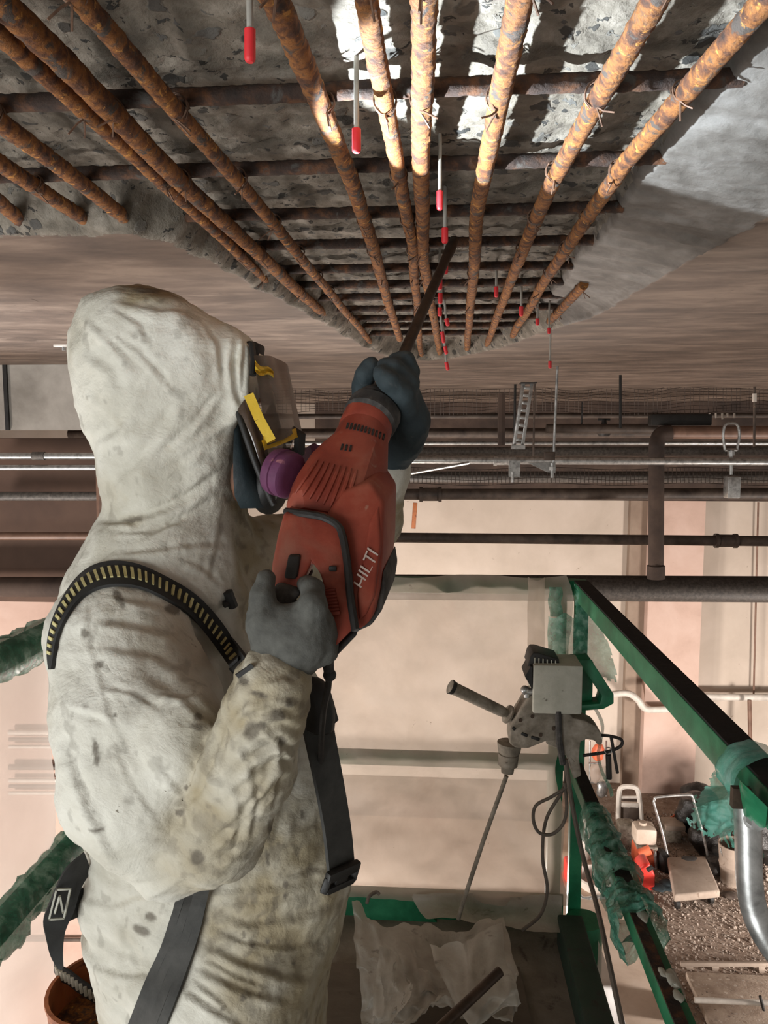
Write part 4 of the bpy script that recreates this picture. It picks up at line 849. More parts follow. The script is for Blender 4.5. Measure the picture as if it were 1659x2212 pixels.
# ------------------------------------------------------------------ red breaker hammer
TC = W(838, 868, 1.19); TIP = W(984, 512, 1.66); U = (TIP-TC).normalized()
ham = thing('breaker_hammer', W(705, 1400, .93), 'dusty red breaker hammer with white lettering and a long dark chisel, held overhead', 'power tool')
SIDE = (U.cross(ray(750, 1050).normalized())).normalized()
if SIDE.x < 0: SIDE = -SIDE
NRM = SIDE.cross(U).normalized()
if NRM.y > 0: NRM = -NRM
def ring(cx, cy, Y, a, b, n=28, e=3.2, rot=0, ridge=0):
    c = W(cx, cy, Y); r = []
    for k in range(n):
        q = 2*math.pi*k/n+rot; cs, sn = math.cos(q), math.sin(q)
        x = math.copysign(abs(cs)**(2/e), cs)*a; y = math.copysign(abs(sn)**(2/e), sn)*b
        y += ridge*b*max(0, 1-abs(x/a-.25)/.8) if y > 0 else 0
        r.append(c+SIDE*x+NRM*y)
    return r
def loft(mb, R, cap=True):
    n = len(R[0]); fs = [(i*n+j, i*n+(j+1) % n, (i+1)*n+(j+1) % n, (i+1)*n+j) for i in range(len(R)-1) for j in range(n)]
    if cap: fs += [tuple(range(n))[::-1], tuple((len(R)-1)*n+j for j in range(n))]
    return mb.add([p for r in R for p in r], fs)
pxm = lambda p, Y: p/FPX*Y
PRO = [(-1, -.1), (-.96, .35), (-.80, .62), (-.25, .86), (.22, 1.0), (.36, .98), (.78, .50), (.97, .18), (1, -.1), (.9, -.6), (.6, -.8), (-.6, -.8), (-.9, -.6)]
def ring2(cx, cy, Y, a, b, m):
    c = W(cx, cy, Y); P = []
    for i in range(len(PRO)):
        for t in (.0, .5): p = np.array(PRO[i])*(1-t)+np.array(PRO[(i+1) % len(PRO)])*t; P.append(p)
    r = []
    for p in P:
        q = p/np.linalg.norm(p); e = p*m+q*(1-m); r.append(c+SIDE*(e[0]*a)+NRM*(e[1]*b))
    return r
mb = MB(); loft(mb, [ring2(801, 896, 1.168, .036, .036, 0), ring2(797, 905, 1.163, .039, .039, 0), ring2(787, 932, 1.15, .040, .040, 0), ring2(785, 938, 1.147, .038, .038, .05), ring2(783, 945, 1.145, .040, .040, .15), ring2(775, 975, 1.13, .045, .043, .4), ring2(763, 1000, 1.115, .053, .047, .8),
   ring2(748, 1030, 1.10, .060, .050, 1), ring2(728, 1080, 1.07, .066, .053, 1), ring2(720, 1125, 1.05, .0685, .054, 1), ring2(725, 1160, 1.04, .068, .05, 1)])
hs = mb.build('front_housing', 'red', ham, angle=22)
HB = BVHTree.FromPolygons([tuple(v) for v in mb.v], mb.f)
def on_tool(x, y, off=0):
    d = ray(x, y).normalized(); h = HB.ray_cast(Vector((0, 0, 0)), d); return (h[0] if h[0] is not None else W(x, y, 1.1))-d*off
dY = lambda y: 1.035-(y-1100)/300*.10
def pp3(L, off=0): return [W(x, y, dY(y)+off) for x, y in L]
MOT = [(700, 1118), (740, 1060), (800, 1040), (829, 1085), (826, 1200), (818, 1280), (806, 1335), (786, 1358), (765, 1364), (756, 1290), (744, 1190), (732, 1142)]
MB().prism(pp3(MOT, -.030), (.012, .105, .02), bev=.012).build('motor_housing', 'red', ham)
HAN = [(612, 1108), (700, 1116), (736, 1138), (750, 1196), (758, 1280), (766, 1358), (722, 1402), (706, 1398), (712, 1340), (704, 1290), (690, 1240), (672, 1216), (655, 1258), (634, 1298), (616, 1316), (596, 1300), (584, 1262), (586, 1220), (598, 1160)]
MB().prism(pp3(HAN, -.036), (.004, .075, .014), bev=.008).build('handle_housing', 'red', ham)
MB().prism(pp3([(590, 1268), (604, 1262), (640, 1274), (650, 1282), (634, 1304), (612, 1320), (596, 1310), (586, 1290)], -.043), (.004, .085, .014), bev=.009).build('grip_cap', 'rubber', ham, label='dusty grey rubber cap on the handle')
MB().tube([W(612, 1305, dY(1305)+.01), W(650, 1350, dY(1350)+.01), W(708, 1395, dY(1390)+.01)], .017, 12).build('rear_grip', 'rubber', ham)
MB().prism(pp3([(622, 1200), (648, 1200), (640, 1252), (612, 1250)], -.041), (.001, .012, .002), bev=.003).build('switch', 'black', ham, label='black rocker switch on the handle')
mb = MB(); SE = [(611, 1108), (660, 1110), (700, 1118), (730, 1136), (741, 1162), (750, 1215), (757, 1290), (768, 1362)]
L = [Vector(p) for p in pp3(SE, -.040)]; L[0] += Vector((0, .02, 0))
mb.tube(spline(L, 5), .0052, 8); mb.build('seam_gasket', 'black', ham, label='black rubber gasket between the housings')
mb = MB()                                                               # raised ribs on the front housing
for i in range(8):
    mb.tube([on_tool(686+i*12+(638+i*15-686-i*12)*t, 994+i*3+(1066+i*6-994-i*3)*t, .0012) for t in np.linspace(0, 1, 7)], [.001, .0026, .0028, .0028, .0028, .0026, .001], 6)
mb.build('cooling_ribs', 'red', hs)
mb = MB()
for i in range(11): 
    t = i/10; a = on_tool(752+t*78, 914+10*t+14*t*t, .0005); b = on_tool(749+t*78, 926+10*t+14*t*t, .0005); mb.beam(a, b, .0032, .003, up=NRM)
for i in range(3): mb.beam(on_tool(740+i*9, 960+i*1.5, .0005), on_tool(737+i*9, 972+i*1.5, .0005), .003, .003, up=NRM)
mb.build('vent_slots', 'black', hs)
mb = MB()
for i in range(8): p = W(712+i*1.5, 1276+i*7, dY(1276+7*i)-.040); mb.beam(p-Vector((.010, 0, .001)), p+Vector((.008, 0, .001)), .003, .006)
mb.build('vent_fins', 'red', ham); MB().box(W(719, 1228, dY(1230)-.038), (.010, .006, .007), bev=.002).build('screw_boss', 'black', ham)
MB().prism(pp3([(806, 1325), (822, 1262), (828, 1230), (834, 1270), (826, 1318), (802, 1352), (770, 1366)], -.02), (.010, .10, .02), bev=.006).build('bumper', 'rubber', ham, label='grey rubber bumper along the motor housing')
MB().prism(pp3([(722, 1404), (768, 1362), (772, 1372), (730, 1416), (708, 1420), (706, 1402)], -.02), (.002, .06, .014), bev=.005).build('rear_bumper', 'rubber', ham)
MB().prism(pp3([(797, 1128), (817, 1092), (822, 1180), (808, 1290), (790, 1330), (774, 1345), (770, 1285)], -.0335), (.002, .012, .002), bev=.0035).build('side_panel', 'red', ham)
# lettering, running up the side housing
cu = bpy.data.curves.new('lettering', 'FONT'); cu.body = 'HILTI'; cu.size = .0235; cu.extrude = .0006; cu.shear = .25; cu.align_x = 'CENTER'; cu.align_y = 'CENTER'
to = bpy.data.objects.new('t', cu); dg = bpy.context.evaluated_depsgraph_get(); COL.objects.link(to); dg.update()
me = bpy.data.meshes.new_from_object(to.evaluated_get(dg)); bpy.data.objects.remove(to)
me.materials.clear(); me.materials.append(MT['lettering'])
xa = (W(804, 1192, dY(1192))-W(771, 1276, dY(1276))).normalized(); za = (Vector((.012, .105, .02)).cross(xa)); za = Vector((0, -1, 0)); za = (za-xa*za.dot(xa)).normalized(); ya = za.cross(xa)
M4 = Matrix((xa, ya, za)).transposed().to_4x4(); M4.translation = W(791, 1232, dY(1232)-.0345)-WL[ham.name]
me.transform(M4); o = bpy.data.objects.new('lettering', me); put(o, ham, WL[ham.name]); o['label'] = 'white brand lettering on the side'
ch = MB().lathe(W(795, 912, 1.158), W(838, 840, 1.215), [(0, .038), (.005, .0425), (.026, .0425), (.030, .039), (.034, .040), (.046, .035), (.058, .028), (.066, .024), (.084, .022), (.092, .017)], 24).build('chuck', 'rubber', ham, label='dusty black rubber chuck sleeve')
mb = MB(); a = W(842, 832, 1.225); 
mb.lathe(a, TIP, [(0, .0095), ((TIP-a).length*.80, .0095), ((TIP-a).length*.90, .0115), ((TIP-a).length*.97, .010), ((TIP-a).length, .003)], 14)
mb.build('chisel', 'steel', ham, label='long dark steel chisel')
MB().tube([W(712, 1405, .955), W(708, 1430, .96), W(711, 1455, .965)], [.010, .008, .0065], 10).ball(W(712, 1458, .965), .009, 2).build('cable_boot', 'rubber', ham)
MB().tube(spline([W(711, 1455, .965), W(708, 1490, .975), W(700, 1530, 1.0), W(694, 1600, 1.06), W(690, 1720, 1.16)], 6), .0045, 8).build('power_cord', 'darkcord', ham)
# ------------------------------------------------------------------ work platform with green guardrails
YR, XR_, XLf, ZT, ZM, ZD = 2.64, .462, -1.015, -.518, -1.146, -1.75
plat = thing('work_platform', (-.25, 1.2, ZF+.05), 'green railed aerial work platform the worker stands on', 'platform')
G = 'green'
far_top = MB().beam((XLf, YR, ZT), (XR_+.02, YR, ZT), .05, .05).build('guardrail', G, plat, label='green top rail at the far end, behind the plastic sheet')
MB().beam((XLf, YR, ZM), (XR_, YR, ZM), .04, .045).build('guardrail', G, plat)
rt = MB().beam((XR_+.028, YR+.03, ZT-.005), (XR_+.028, .35, ZT-.005), .05, .056).build('guardrail', G, plat, label='long green top rail on the right with a black, grimy and shade-painted upper face')
MB().box((XR_+.028, (YR+.35)/2, ZT+.025), (.046, YR-.40, .004)).build('grime_shade_layer', 'grime', rt, label='black grime and painted shade on the upper face')  # grime layer that also darkens the rail top for its shade
rm = MB().beam((XR_+.02, YR, ZM), (XR_+.02, .6, ZM), .045, .045).build('guardrail', 'green', plat, label='scuffed green middle rail on the right')
MB().box((XR_+.02, (YR+1.78)/2, ZM+.024), (.040, YR-1.74, .004)).build('grime_shade_layer', 'grime', rm)
MB().box((XR_+.012, 1.53, ZM+.0238), (.026, .50, .0035)).build('grime_shade_layer', 'rustdark', rm)
for x, y, r in ((.006, 1.735, (.011, .024, .005)), (.010, 1.525, (.012, .030, .006)), (-.004, 1.545, (.008, .016, .004)), (.008, 1.475, (.010, .018, .004))): MB().ball((XR_+.02+x, y, ZM+.025), r, 3, .35, 60, seed=y*9).build('mortar_splat', 'galv' if False else 'dustbox', rm, label='pale grey mortar splash')
for z, w_ in ((ZT, .05), (ZM, .045)): MB().beam((XLf, YR, z), (XLf, .5, z), w_, .05).build('guardrail', G, plat)
for x in (XLf,):  MB().box((x, YR+.005, (ZT+ZD)/2-.05), (.045, .045, ZT-ZD+.05), bev=.003).build('post', G, plat)
MB().box((W(1205, 1500, YR).x, YR+.02, (ZT+ZD)/2-.02), (.048, .048, ZT-ZD), bev=.003).build('post', G, plat)
MB().box((W(1248, 1600, YR-.04).x, YR-.04, (ZT+ZD)/2-.02), (.042, .045, ZT-ZD), bev=.003).build('post', G, plat)
MB().box((XLf, .6, (ZT+ZD)/2), (.045, .045, ZT-ZD), bev=.003).build('post', G, plat)
MB().box(((XLf+XR_)/2, YR+.005, ZD+.035), (XR_-XLf, .012, .15), bev=.002).build('toe_board', G, plat)
MB().prism([Vector((x, YR-.02, z)) for x, z in ((-.28, ZD+.11), (-.10, ZD+.11), (.03, ZD-.02), (-.28, ZD-.02))], (0, .02, 0)).build('toe_plate', G, plat)
MB().beam((XR_+.005, YR-.10, ZD+.03), (XR_+.005, .4, ZD+.03), .085, .15, bev=.008).build('side_channel', 'greendark', plat, label='dark dirty green channel along the right deck edge')
MB().tube([(XR_+.05, YR-.12, ZD-.10), (XR_+.05, YR-.12, ZD+.10)], .062, 18).build('corner_socket', G, plat)
MB().box(((XLf+XR_)/2, 1.15, ZD-.025), (XR_-XLf, 3.0, .05)).build('deck', 'deck', plat)
MB().box((-.02, 2.12, ZD+.009), (.62, .50, .018), (0, 0, .04)).build('deck_board', 'ply', plat, label='worn plywood board on the deck')
MB().box((-.25, 1.15, ZD-.13), (1.2, 2.6, .16)).build('chassis', 'greendark', plat)
for s in (-1, 1):
    for k in range(3): 
        z0 = ZF+.35+k*.74; MB().beam((-.25+s*.45, .2, z0), (-.25+s*.45, 2.1, z0+.74), .06, .10).build('scissor_arm', G, plat); MB().beam((-.25+s*.37, 2.1, z0), (-.25+s*.37, .2, z0+.74), .06, .10).build('scissor_arm', G, plat)
MB().box((-.25, 1.15, ZF+.24), (1.1, 2.4, .3), bev=.03).build('base', G, plat)
for s in (-1, 1):
    for y in (.3, 2.0): MB().lathe((-.25+s*.46, y, ZF+.19), (-.25+s*.60, y, ZF+.19), [(0, .12), (.02, .14), (.12, .14), (.14, .12)], 20).build('wheel', 'black', plat)
# green bracket and control box on the corner post
br = MB(); Yb = 2.44
br.prism([W(1238, 1426, Yb), W(1276, 1424, Yb), W(1326, 1500, Yb), W(1326, 1520, Yb), W(1304, 1532, Yb), W(1245, 1537, Yb), W(1245, 1524, Yb), W(1296, 1520, Yb), W(1300, 1504, Yb), W(1262, 1448, Yb), W(1254, 1440, Yb)], (0, .07, 0), bev=.003)
br.box(W(1262, 1478, Yb+.05), (.05, .03, .16), bev=.003); br.build('box_bracket', G, plat)
cb = MB().box(W(1198, 1476, 2.40), (.150, .13, .155), bev=.006).build('control_box', 'dustbox', plat, label='dusty grey control box with a slotted black top')
mb = MB(); mb.prism([W(1140, 1440, 2.36), W(1146, 1418, 2.36), W(1152, 1410, 2.36), W(1162, 1410, 2.36), W(1208, 1424, 2.36), W(1208, 1444, 2.36)], (0, .10, 0), bev=.003)
mb.prism([W(1146, 1440, 2.34), W(1150, 1440, 2.34), W(1150, 1490, 2.34), W(1134, 1462, 2.34)], (0, .1, 0)); mb.build('box_hood', 'black', cb)
mb = MB()
for i in range(6): p = W(1155+i*9, 1428+i*1.3, 2.352); mb.box(p, (.0035, .004, .022))
mb.build('slot', 'dustbox', cb); mb = MB()
mb.tube([W(1130, 1494, 2.36), W(1150, 1494, 2.36)], .011, 10).ball(W(1134, 1490, 2.36), .014, 2).tube([W(1138, 1490, 2.36), W(1138, 1506, 2.36)], .010, 10); mb.build('cable_gland', 'galv', cb)
# galvanised pipe leg bolted to the right rail
t = thing('bent_pipe', W(1640, 2060, 1.02), 'galvanised pipe bolted under the right top rail and bending at its foot', 'pipe')
pb = MB().tube(spline([W(1612, 1706, 1.135), W(1616, 1800, 1.13), W(1619, 1900, 1.125), W(1628, 1960, 1.12), W(1650, 2015, 1.11), W(1690, 2075, 1.10), W(1740, 2150, 1.09)], 8), .0192, 22).build('pipe_run', 'galv', t)
MB().box(W(1600, 1722, 1.10), (.026, .012, .030)).build('end_plate', 'steel', t)
MB().tube([W(1626, 1772, 1.10), W(1626, 1772, 1.14)], .013, 12).tube([W(1626, 1772, 1.10), W(1627, 1770, 1.085)], .010, 6).tube([W(1637, 1782, 1.09), W(1637, 1782, 1.075)], .009, 6).build('bolt', 'galv', t)
MB().prism([W(1604, 1700, 1.06), W(1604, 1690, 1.06), W(1660, 1745, 1.02), W(1655, 1790, 1.06), W(1628, 1790, 1.09), W(1612, 1765, 1.09)], (0, .012, 0), bev=.002).build('mount_plate', G, t)
# ------------------------------------------------------------------ plastic sheets and film
def sheet(name, fn, nu, nv, m, label, nz=.012, sc=5, cat='plastic sheet', parent=None, edge=0):
    vs = np.array([tuple(fn(i/nu, j/nv)) for i in range(nu+1) for j in range(nv+1)])
    n = fbm(vs*sc+len(name), 4); vs[:, 1] += nz*n; vs[:, 0] += nz*.3*fbm(vs*sc+31, 2)
    if edge:
        uv = np.array([(i/nu, j/nv) for i in range(nu+1) for j in range(nv+1)]); k = fbm(np.stack([uv[:, 0]*13, uv[:, 1]*13, uv[:, 0]*0], 1)+len(label), 3)
    b = MB(); fs = []
    for i in range(nu):
        for j in range(nv):
            if edge:
                u, v = (i+.5)/nu, (j+.5)/nv; q = min(u, 1-u, v, 1-v)
                if q < edge*(.5+k[i*(nv+1)+j]): continue
            fs.append((i*(nv+1)+j, i*(nv+1)+j+1, (i+1)*(nv+1)+j+1, (i+1)*(nv+1)+j))
    used = sorted({a for f in fs for a in f}); mp_ = {a: i for i, a in enumerate(used)}
    b.add([vs[a] for a in used], [tuple(mp_[a] for a in f) for f in fs]); return b.build(name, m, parent, label=label, cat=cat, angle=180)
def big(u, v):
    x = 560+(1222+14*math.sin(v*7)+8*math.sin(v*19)-560)*u; y = 1244+4*math.sin(u*16)*(1-v)+(1936+24*u-1244)*v
    return W(x, y, YR-.045-.02*math.sin(v*3.1)+.012*math.sin(u*22+v*3)*(1-v))
sheet('plastic_sheet', big, 60, 60, 'sheet', 'large milky plastic sheet hung over the far guardrail', .022, 5)
sheet('plastic_sheet', lambda u, v: W(1140+36*u, 1246+170*v+8*math.sin(u*3), YR-.075+.02*u*math.sin(v*4)), 10, 20, 'sheet', 'folded strip of plastic at the upper right corner of the big sheet', .012, 9)
sheet('plastic_sheet', lambda u, v: W(884+330*u+34*v*(1-u), 1930+8*u+(52+24*u)*v, YR-.055-.10*v*v-.02*math.sin(u*9)), 40, 14, 'bag', 'dusty plastic skirt draped over the toe board onto the deck', .02, 8)
def lft(u, v):
    y = 2.02-1.15*u; z0 = ZT-.01-.03*math.sin(u*5); 
    return Vector((XLf-.050+.02*math.sin(u*17+v*2), y-.06*math.sin(v*3), z0+(ZD+.0-z0)*v))
sheet('plastic_sheet', lft, 40, 40, 'sheetleft', 'pale plastic sheet hung along the left guardrail', .025, 4)
sheet('plastic_sheet', lambda u, v: (lambda p: p)(W(-30+72*u+10*math.sin(v*5), 1398+55*v-20*u, 1.65+.15*u)), 12, 10, 'bag', 'loose grey plastic scrap on the left top rail', .02, 9, edge=.06)
def wrap(name, a, b, r, m, lab, amp=.012, nt=60, na=20, seed=0, ragged=.02):
    """crumpled film wound round a rail"""
    a = Vector(a); b = Vector(b); mb = MB(); F_ = frames([a.lerp(b, i/nt) for i in range(nt+1)]); P = []
    for i, (p, t_, u, w) in enumerate(F_):
        for j in range(na):
            q = 2*math.pi*j/na; P.append((p+(u*math.cos(q)+w*math.sin(q))*r, u*math.cos(q)+w*math.sin(q)))
    C = np.array([p[0][:] for p in P]); D = np.array([p[1][:] for p in P])
    dd = amp*(fbm(C*22+seed, 4)+.6*np.abs(fbm(C*48+seed, 3))); down = np.clip(-D[:, 2], 0, 1)
    V_ = C+D*(dd+.004)[:, None]; V_[:, 2] -= ragged*down*(1+fbm(C*14+seed+5, 3)*1.6)
    mb.add(V_, [(i*na+j, i*na+(j+1) % na, (i+1)*na+(j+1) % na, (i+1)*na+j) for i in range(nt) for j in range(na)])
    return mb.build(name, m, None, label=lab, cat='plastic wrap', angle=180)
X1, X2 = XR_+.02, XR_+.028
wrap('plastic_wrap', (XLf, 1.35, ZT), (XLf, 2.1, ZT), .036, 'tealdark', 'shiny green film wound on the left top rail beside the shoulder', .010, seed=1, ragged=.012)
wrap('plastic_wrap', (XLf, 1.55, ZM), (XLf, 2.3, ZM), .034, 'tealdark', 'crumpled green film wound on the left middle rail', .014, seed=2, ragged=.03)
wrap('plastic_wrap', (X1, 2.26, ZM), (X1, 1.90, ZM), .036, 'tealdark', 'ragged green film hanging from the right middle rail, farther piece', .016, seed=3, ragged=.045)
wrap('plastic_wrap', (X1, 1.86, ZM), (X1, 1.73, ZM), .042, 'tealdark', 'bunched bright green film on the right middle rail, nearer piece', .020, 40, 24, seed=4, ragged=.040)
wrap('plastic_wrap', (X2, 1.20, ZT), (X2, 1.13, ZT), .040, 'teal', 'band of teal film tied round the right top rail', .006, 14, 24, seed=5, ragged=.01)
def flag(u, v):
    x = (1-v)*(1535+75*u)+v*(1470+125*u); y = (1-v)*(1662-10*u)+v*(1772+70*u)
    return W(x+6*math.sin(9*v+u), y, 1.16+.035*math.sin(v*5+u*3)+.02*u)
sheet('plastic_wrap', flag, 90, 90, 'teal', 'torn teal plastic flag fluttering under the right top rail', .022, 16, 'plastic wrap', edge=.10)
sheet('plastic_wrap', lambda u, v: W(1600+70*u-20*v, 1700+40*u+110*v, 1.17+.02*math.sin(u*4)), 24, 20, 'teal', 'teal film hanging behind the galvanised pipe leg', .022, 14, 'plastic wrap', edge=.08)
sheet('plastic_wrap', lambda u, v: W(1240+40*u+60*v*u, 1262+25*u+190*v, 2.50+.04*math.sin(v*4)), 20, 30, 'tealdark', 'pale green film draped off the far corner of the right top rail', .02, 10, 'plastic wrap', edge=.05)
sheet('plastic_wrap', lambda u, v: W(1184+60*u, 1330+92*v+6*math.sin(u*8), 2.54-.02*math.sin(u*3.1)), 16, 16, 'tealdark', 'dark green film wound across the two corner posts', .010, 14, 'plastic wrap')
sheet('plastic_wrap', lambda u, v: W(1186+28*u+2*math.sin(v*9), 1268+64*v, 2.55), 10, 14, 'tealdark', 'small green film patch at the far rail corner', .01, 14, 'plastic wrap')
sheet('plastic_wrap', lambda u, v: W(1282+8*u+26*v+9*math.sin(v*8), 1530+190*v, 2.4+.01*u), 4, 30, 'tealdark', 'thin ribbon of film dangling below the green bracket', .01, 12, 'plastic wrap')
sheet('plastic_sheet', lambda u, v: Vector((XR_+.085+.01*math.sin(v*9), 2.5-1.5*v, ZD+.06-.14*u)), 6, 30, 'sheetleft', 'strip of pale plastic along the outside of the right deck channel', .012, 6)
# ------------------------------------------------------------------ things on the platform
t = thing('core_drill', W(1190, 1640, 2.42), 'dust-caked heavy drill with a side handle, hung from the control box, long bit pointing down', 'power tool')
Yd = 2.40; mb = MB(); mb.prism([W(*p, Yd-.05) for p in ((1118, 1546), (1140, 1510), (1150, 1500), (1160, 1530), (1200, 1532), (1215, 1560), (1212, 1600), (1180, 1602), (1140, 1618), (1112, 1616), (1100, 1606), (1102, 1572))], (0, .10, 0), bev=.007); mb.build('gear_housing', 'dusty', t)
mb = MB()
for q in ((1124, 1556), (1150, 1548), (1168, 1588), (1196, 1574)): mb.tube([W(*q, Yd-.058), W(*q, Yd-.045)], .006, 8)
mb.build('screw', 'steel', t)
MB().tube([W(1206, 1536, Yd-.06), W(1208, 1600, Yd-.06), W(1216, 1650, Yd-.05)], .010, 8).build('cable_sleeve', 'rubber', t)
mb = MB(); mb.prism([W(*p, Yd-.045) for p in ((1178, 1530), (1225, 1535), (1238, 1552), (1262, 1557), (1286, 1568), (1299, 1584), (1302, 1606), (1293, 1611), (1284, 1600), (1266, 1598), (1254, 1603), (1251, 1640), (1256, 1676), (1240, 1684), (1228, 1640), (1214, 1622), (1180, 1608))], (0, .085, 0), bev=.005); mb.build('motor_body', 'dusty', t)
mb = MB()
for a, b in (((1107, 1571), (1113, 1577)), ((1126, 1584), (1140, 1590)), ((1147, 1592), (1166, 1598))): mb.beam(W(*a, Yd-.052), W(*b, Yd-.052), .006, .010)
mb.build('seam_slot', 'black', t)
MB().lathe(W(1101, 1604, Yd), W(1095, 1680, Yd), [(0, .040), (.03, .036), (.036, .030), (.038, .033), (.075, .031), (.078, .022), (.100, .020), (.104, .010)], 18).build('chuck', 'dusty', t)
a, b = W(1110, 1549, Yd), W(972, 1483, 2.34); hn = MB().lathe(a, b, [(0, .010), (.015, .012), (.020, .030), (.026, .030), (.028, .014), (.045, .017), (.055, .018), ((b-a).length-.02, .020), ((b-a).length, .021)], 18).build('side_handle', 'dusty', t)
MB().lathe(W(980, 1487, 2.343), b, [(0, .0215), (.012, .0235), (.013, .018)], 18).build('handle_end', 'black', hn)
MB().tube([W(1094, 1676, Yd), W(1046, 1810, 2.42), W(1000, 1950, 2.46), W(990, 1985, 2.47)], .0072, 10).build('drill_bit', 'dusty', t, label='long thin dusty drill bit resting on the deck')
mb = MB(); mb.tube(spline([W(1290, 1588, 2.4), W(1318, 1590, 2.4), W(1342, 1598, 2.41), W(1340, 1612, 2.41), W(1312, 1624, 2.41), W(1260, 1632, 2.4)], 8), .0052, 8); mb.tube([W(1320, 1592, 2.4), W(1334, 1670, 2.4)], .005, 8); mb.tube([W(1314, 1630, 2.4), W(1316, 1682, 2.4)], .009, 8)
mb.build('trigger_lead', 'darkcord', t)
MB().tube([tuple(W(1314, 1622, 2.4)+Vector((.011*math.cos(q), 0, .011*math.sin(q)))) for q in np.linspace(0, 6.4, 18)], .0018, 6).build('split_ring', 'galv', t)
MB().tube(spline([W(1222, 1640, 2.36), W(1230, 1700, 2.35), W(1244, 1780, 2.32), W(1262, 1860, 2.25), W(1290, 1960, 2.1), W(1318, 2090, 1.9), W(1350, 2240, 1.75)], 8), .0072, 8).build('power_cord', 'cord', label='thick grey cord running down beside the right deck edge', cat='cord')
MB().tube(spline([W(1222, 1640, 2.42), W(1218, 1700, 2.43), W(1180, 1770, 2.44), W(1172, 1850, 2.44), W(1182, 1920, 2.44), W(1168, 1975, 2.46), W(1128, 2010, 2.46)], 8), .0058, 8).build('power_cord', 'cord', label='thin cord hanging in front of the sheet down to the deck', cat='cord')
MB().tube(spline([W(1226, 1700, 2.40), W(1190, 1722, 2.40), W(1158, 1740, 2.40), W(1152, 1770, 2.40), W(1164, 1798, 2.40), W(1192, 1802, 2.40), W(1216, 1780, 2.40), W(1224, 1745, 2.40), W(1220, 1690, 2.40)], 8), .0056, 8).build('cord_loop', 'cord', label='loop of cord beside the corner post', cat='cord')
# crumpled plastic bag on the deck
def crumple(name, top, bot, Y0, Y1, label, seed, amp=.035, nu=70, nv=70, bulge=.10, holes=0):
    amp *= 1.5
    T = np.array(top, float); B_ = np.array(bot, float); tt = np.linspace(0, 1, len(T)); tb = np.linspace(0, 1, len(B_)); P = []
    for i in range(nu+1):
        u = i/nu; a = np.array([np.interp(u, tt, T[:, k]) for k in (0, 1)]); b = np.array([np.interp(u, tb, B_[:, k]) for k in (0, 1)])
        for k in range(nv+1):
            v = k/nv; p = a*(1-v)+b*v; P.append(W(p[0], p[1], Y0+(Y1-Y0)*v))
    P = np.array([tuple(p) for p in P]); uv = np.array([(i/nu, k/nv) for i in range(nu+1) for k in range(nv+1)])
    q = P*[7, 5, 7]+seed*5.3; n = fbm(q, 3)+.8*(.5-np.abs(pn(q*1.7+3)))+.5*(.4-np.abs(pn(q*3.9+7)))
    env = np.sin(np.pi*np.clip(uv[:, 0], .02, .98))**.4
    P[:, 1] -= amp*n+bulge*np.sin(np.pi*uv[:, 1])*env; P[:, 2] += amp*.5*fbm(q+40, 3); P[:, 0] += amp*.35*fbm(q+80, 3); P[:, 2] = np.maximum(P[:, 2], ZD+.006)
    hn = fbm(np.stack([uv[:, 0]*6, uv[:, 1]*6, uv[:, 0]*0+seed], 1), 3); m_ = MB(); fs = []
    for i in range(nu):
        for k in range(nv):
            if holes and hn[i*(nv+1)+k] > .62-holes: continue
            fs.append((i*(nv+1)+k, i*(nv+1)+k+1, (i+1)*(nv+1)+k+1, (i+1)*(nv+1)+k))
    used = sorted({a for f in fs for a in f}); mp_ = {a: i for i, a in enumerate(used)}
    m_.add([P[a] for a in used], [tuple(mp_[a] for a in f) for f in fs]); return m_.build(name, 'bag', None, label=label, cat='plastic film', angle=180)
crumple('plastic_sheet', [(768, 1940), (800, 1962), (850, 1984), (905, 1994), (985, 1984), (1060, 1978), (1094, 1984)], [(784, 2225), (880, 2200), (960, 2160), (1040, 2180), (1110, 2196), (1124, 2150)], 2.45, 2.02, 'crumpled dusty plastic film slumped on the deck against the toe board', 1)
crumple('plastic_sheet', [(822, 2040), (860, 2060), (890, 2096)], [(792, 2240), (850, 2215), (884, 2150)], 2.10, 1.90, 'torn ragged flap of dusty film with holes at the left of the crumpled film', 2, .03, 40, 40, .05, .18)
crumple('plastic_sheet', [(930, 2040), (1010, 2010), (1090, 2000)], [(1000, 2185), (1060, 2195), (1122, 2170)], 2.20, 1.98, 'rounded pouch of dusty film bulging at the right of the crumpled film', 3, .03, 40, 40, .09)
MB().tube([W(1080, 2098, 1.93), W(1020, 2155, 1.86), W(930, 2240, 1.75)], .0135, 12).build('steel_rod', 'steel', label='dark steel rod lying across the plastic bag', cat='rod')
MB().tube(spline([W(792, 1952, 2.47), W(798, 1936, 2.48), W(812, 1927, 2.5), W(820, 1932, 2.5)], 5), .006, 8).build('wire_hook', 'cord', label='small bent hook on the toe board', cat='hook')
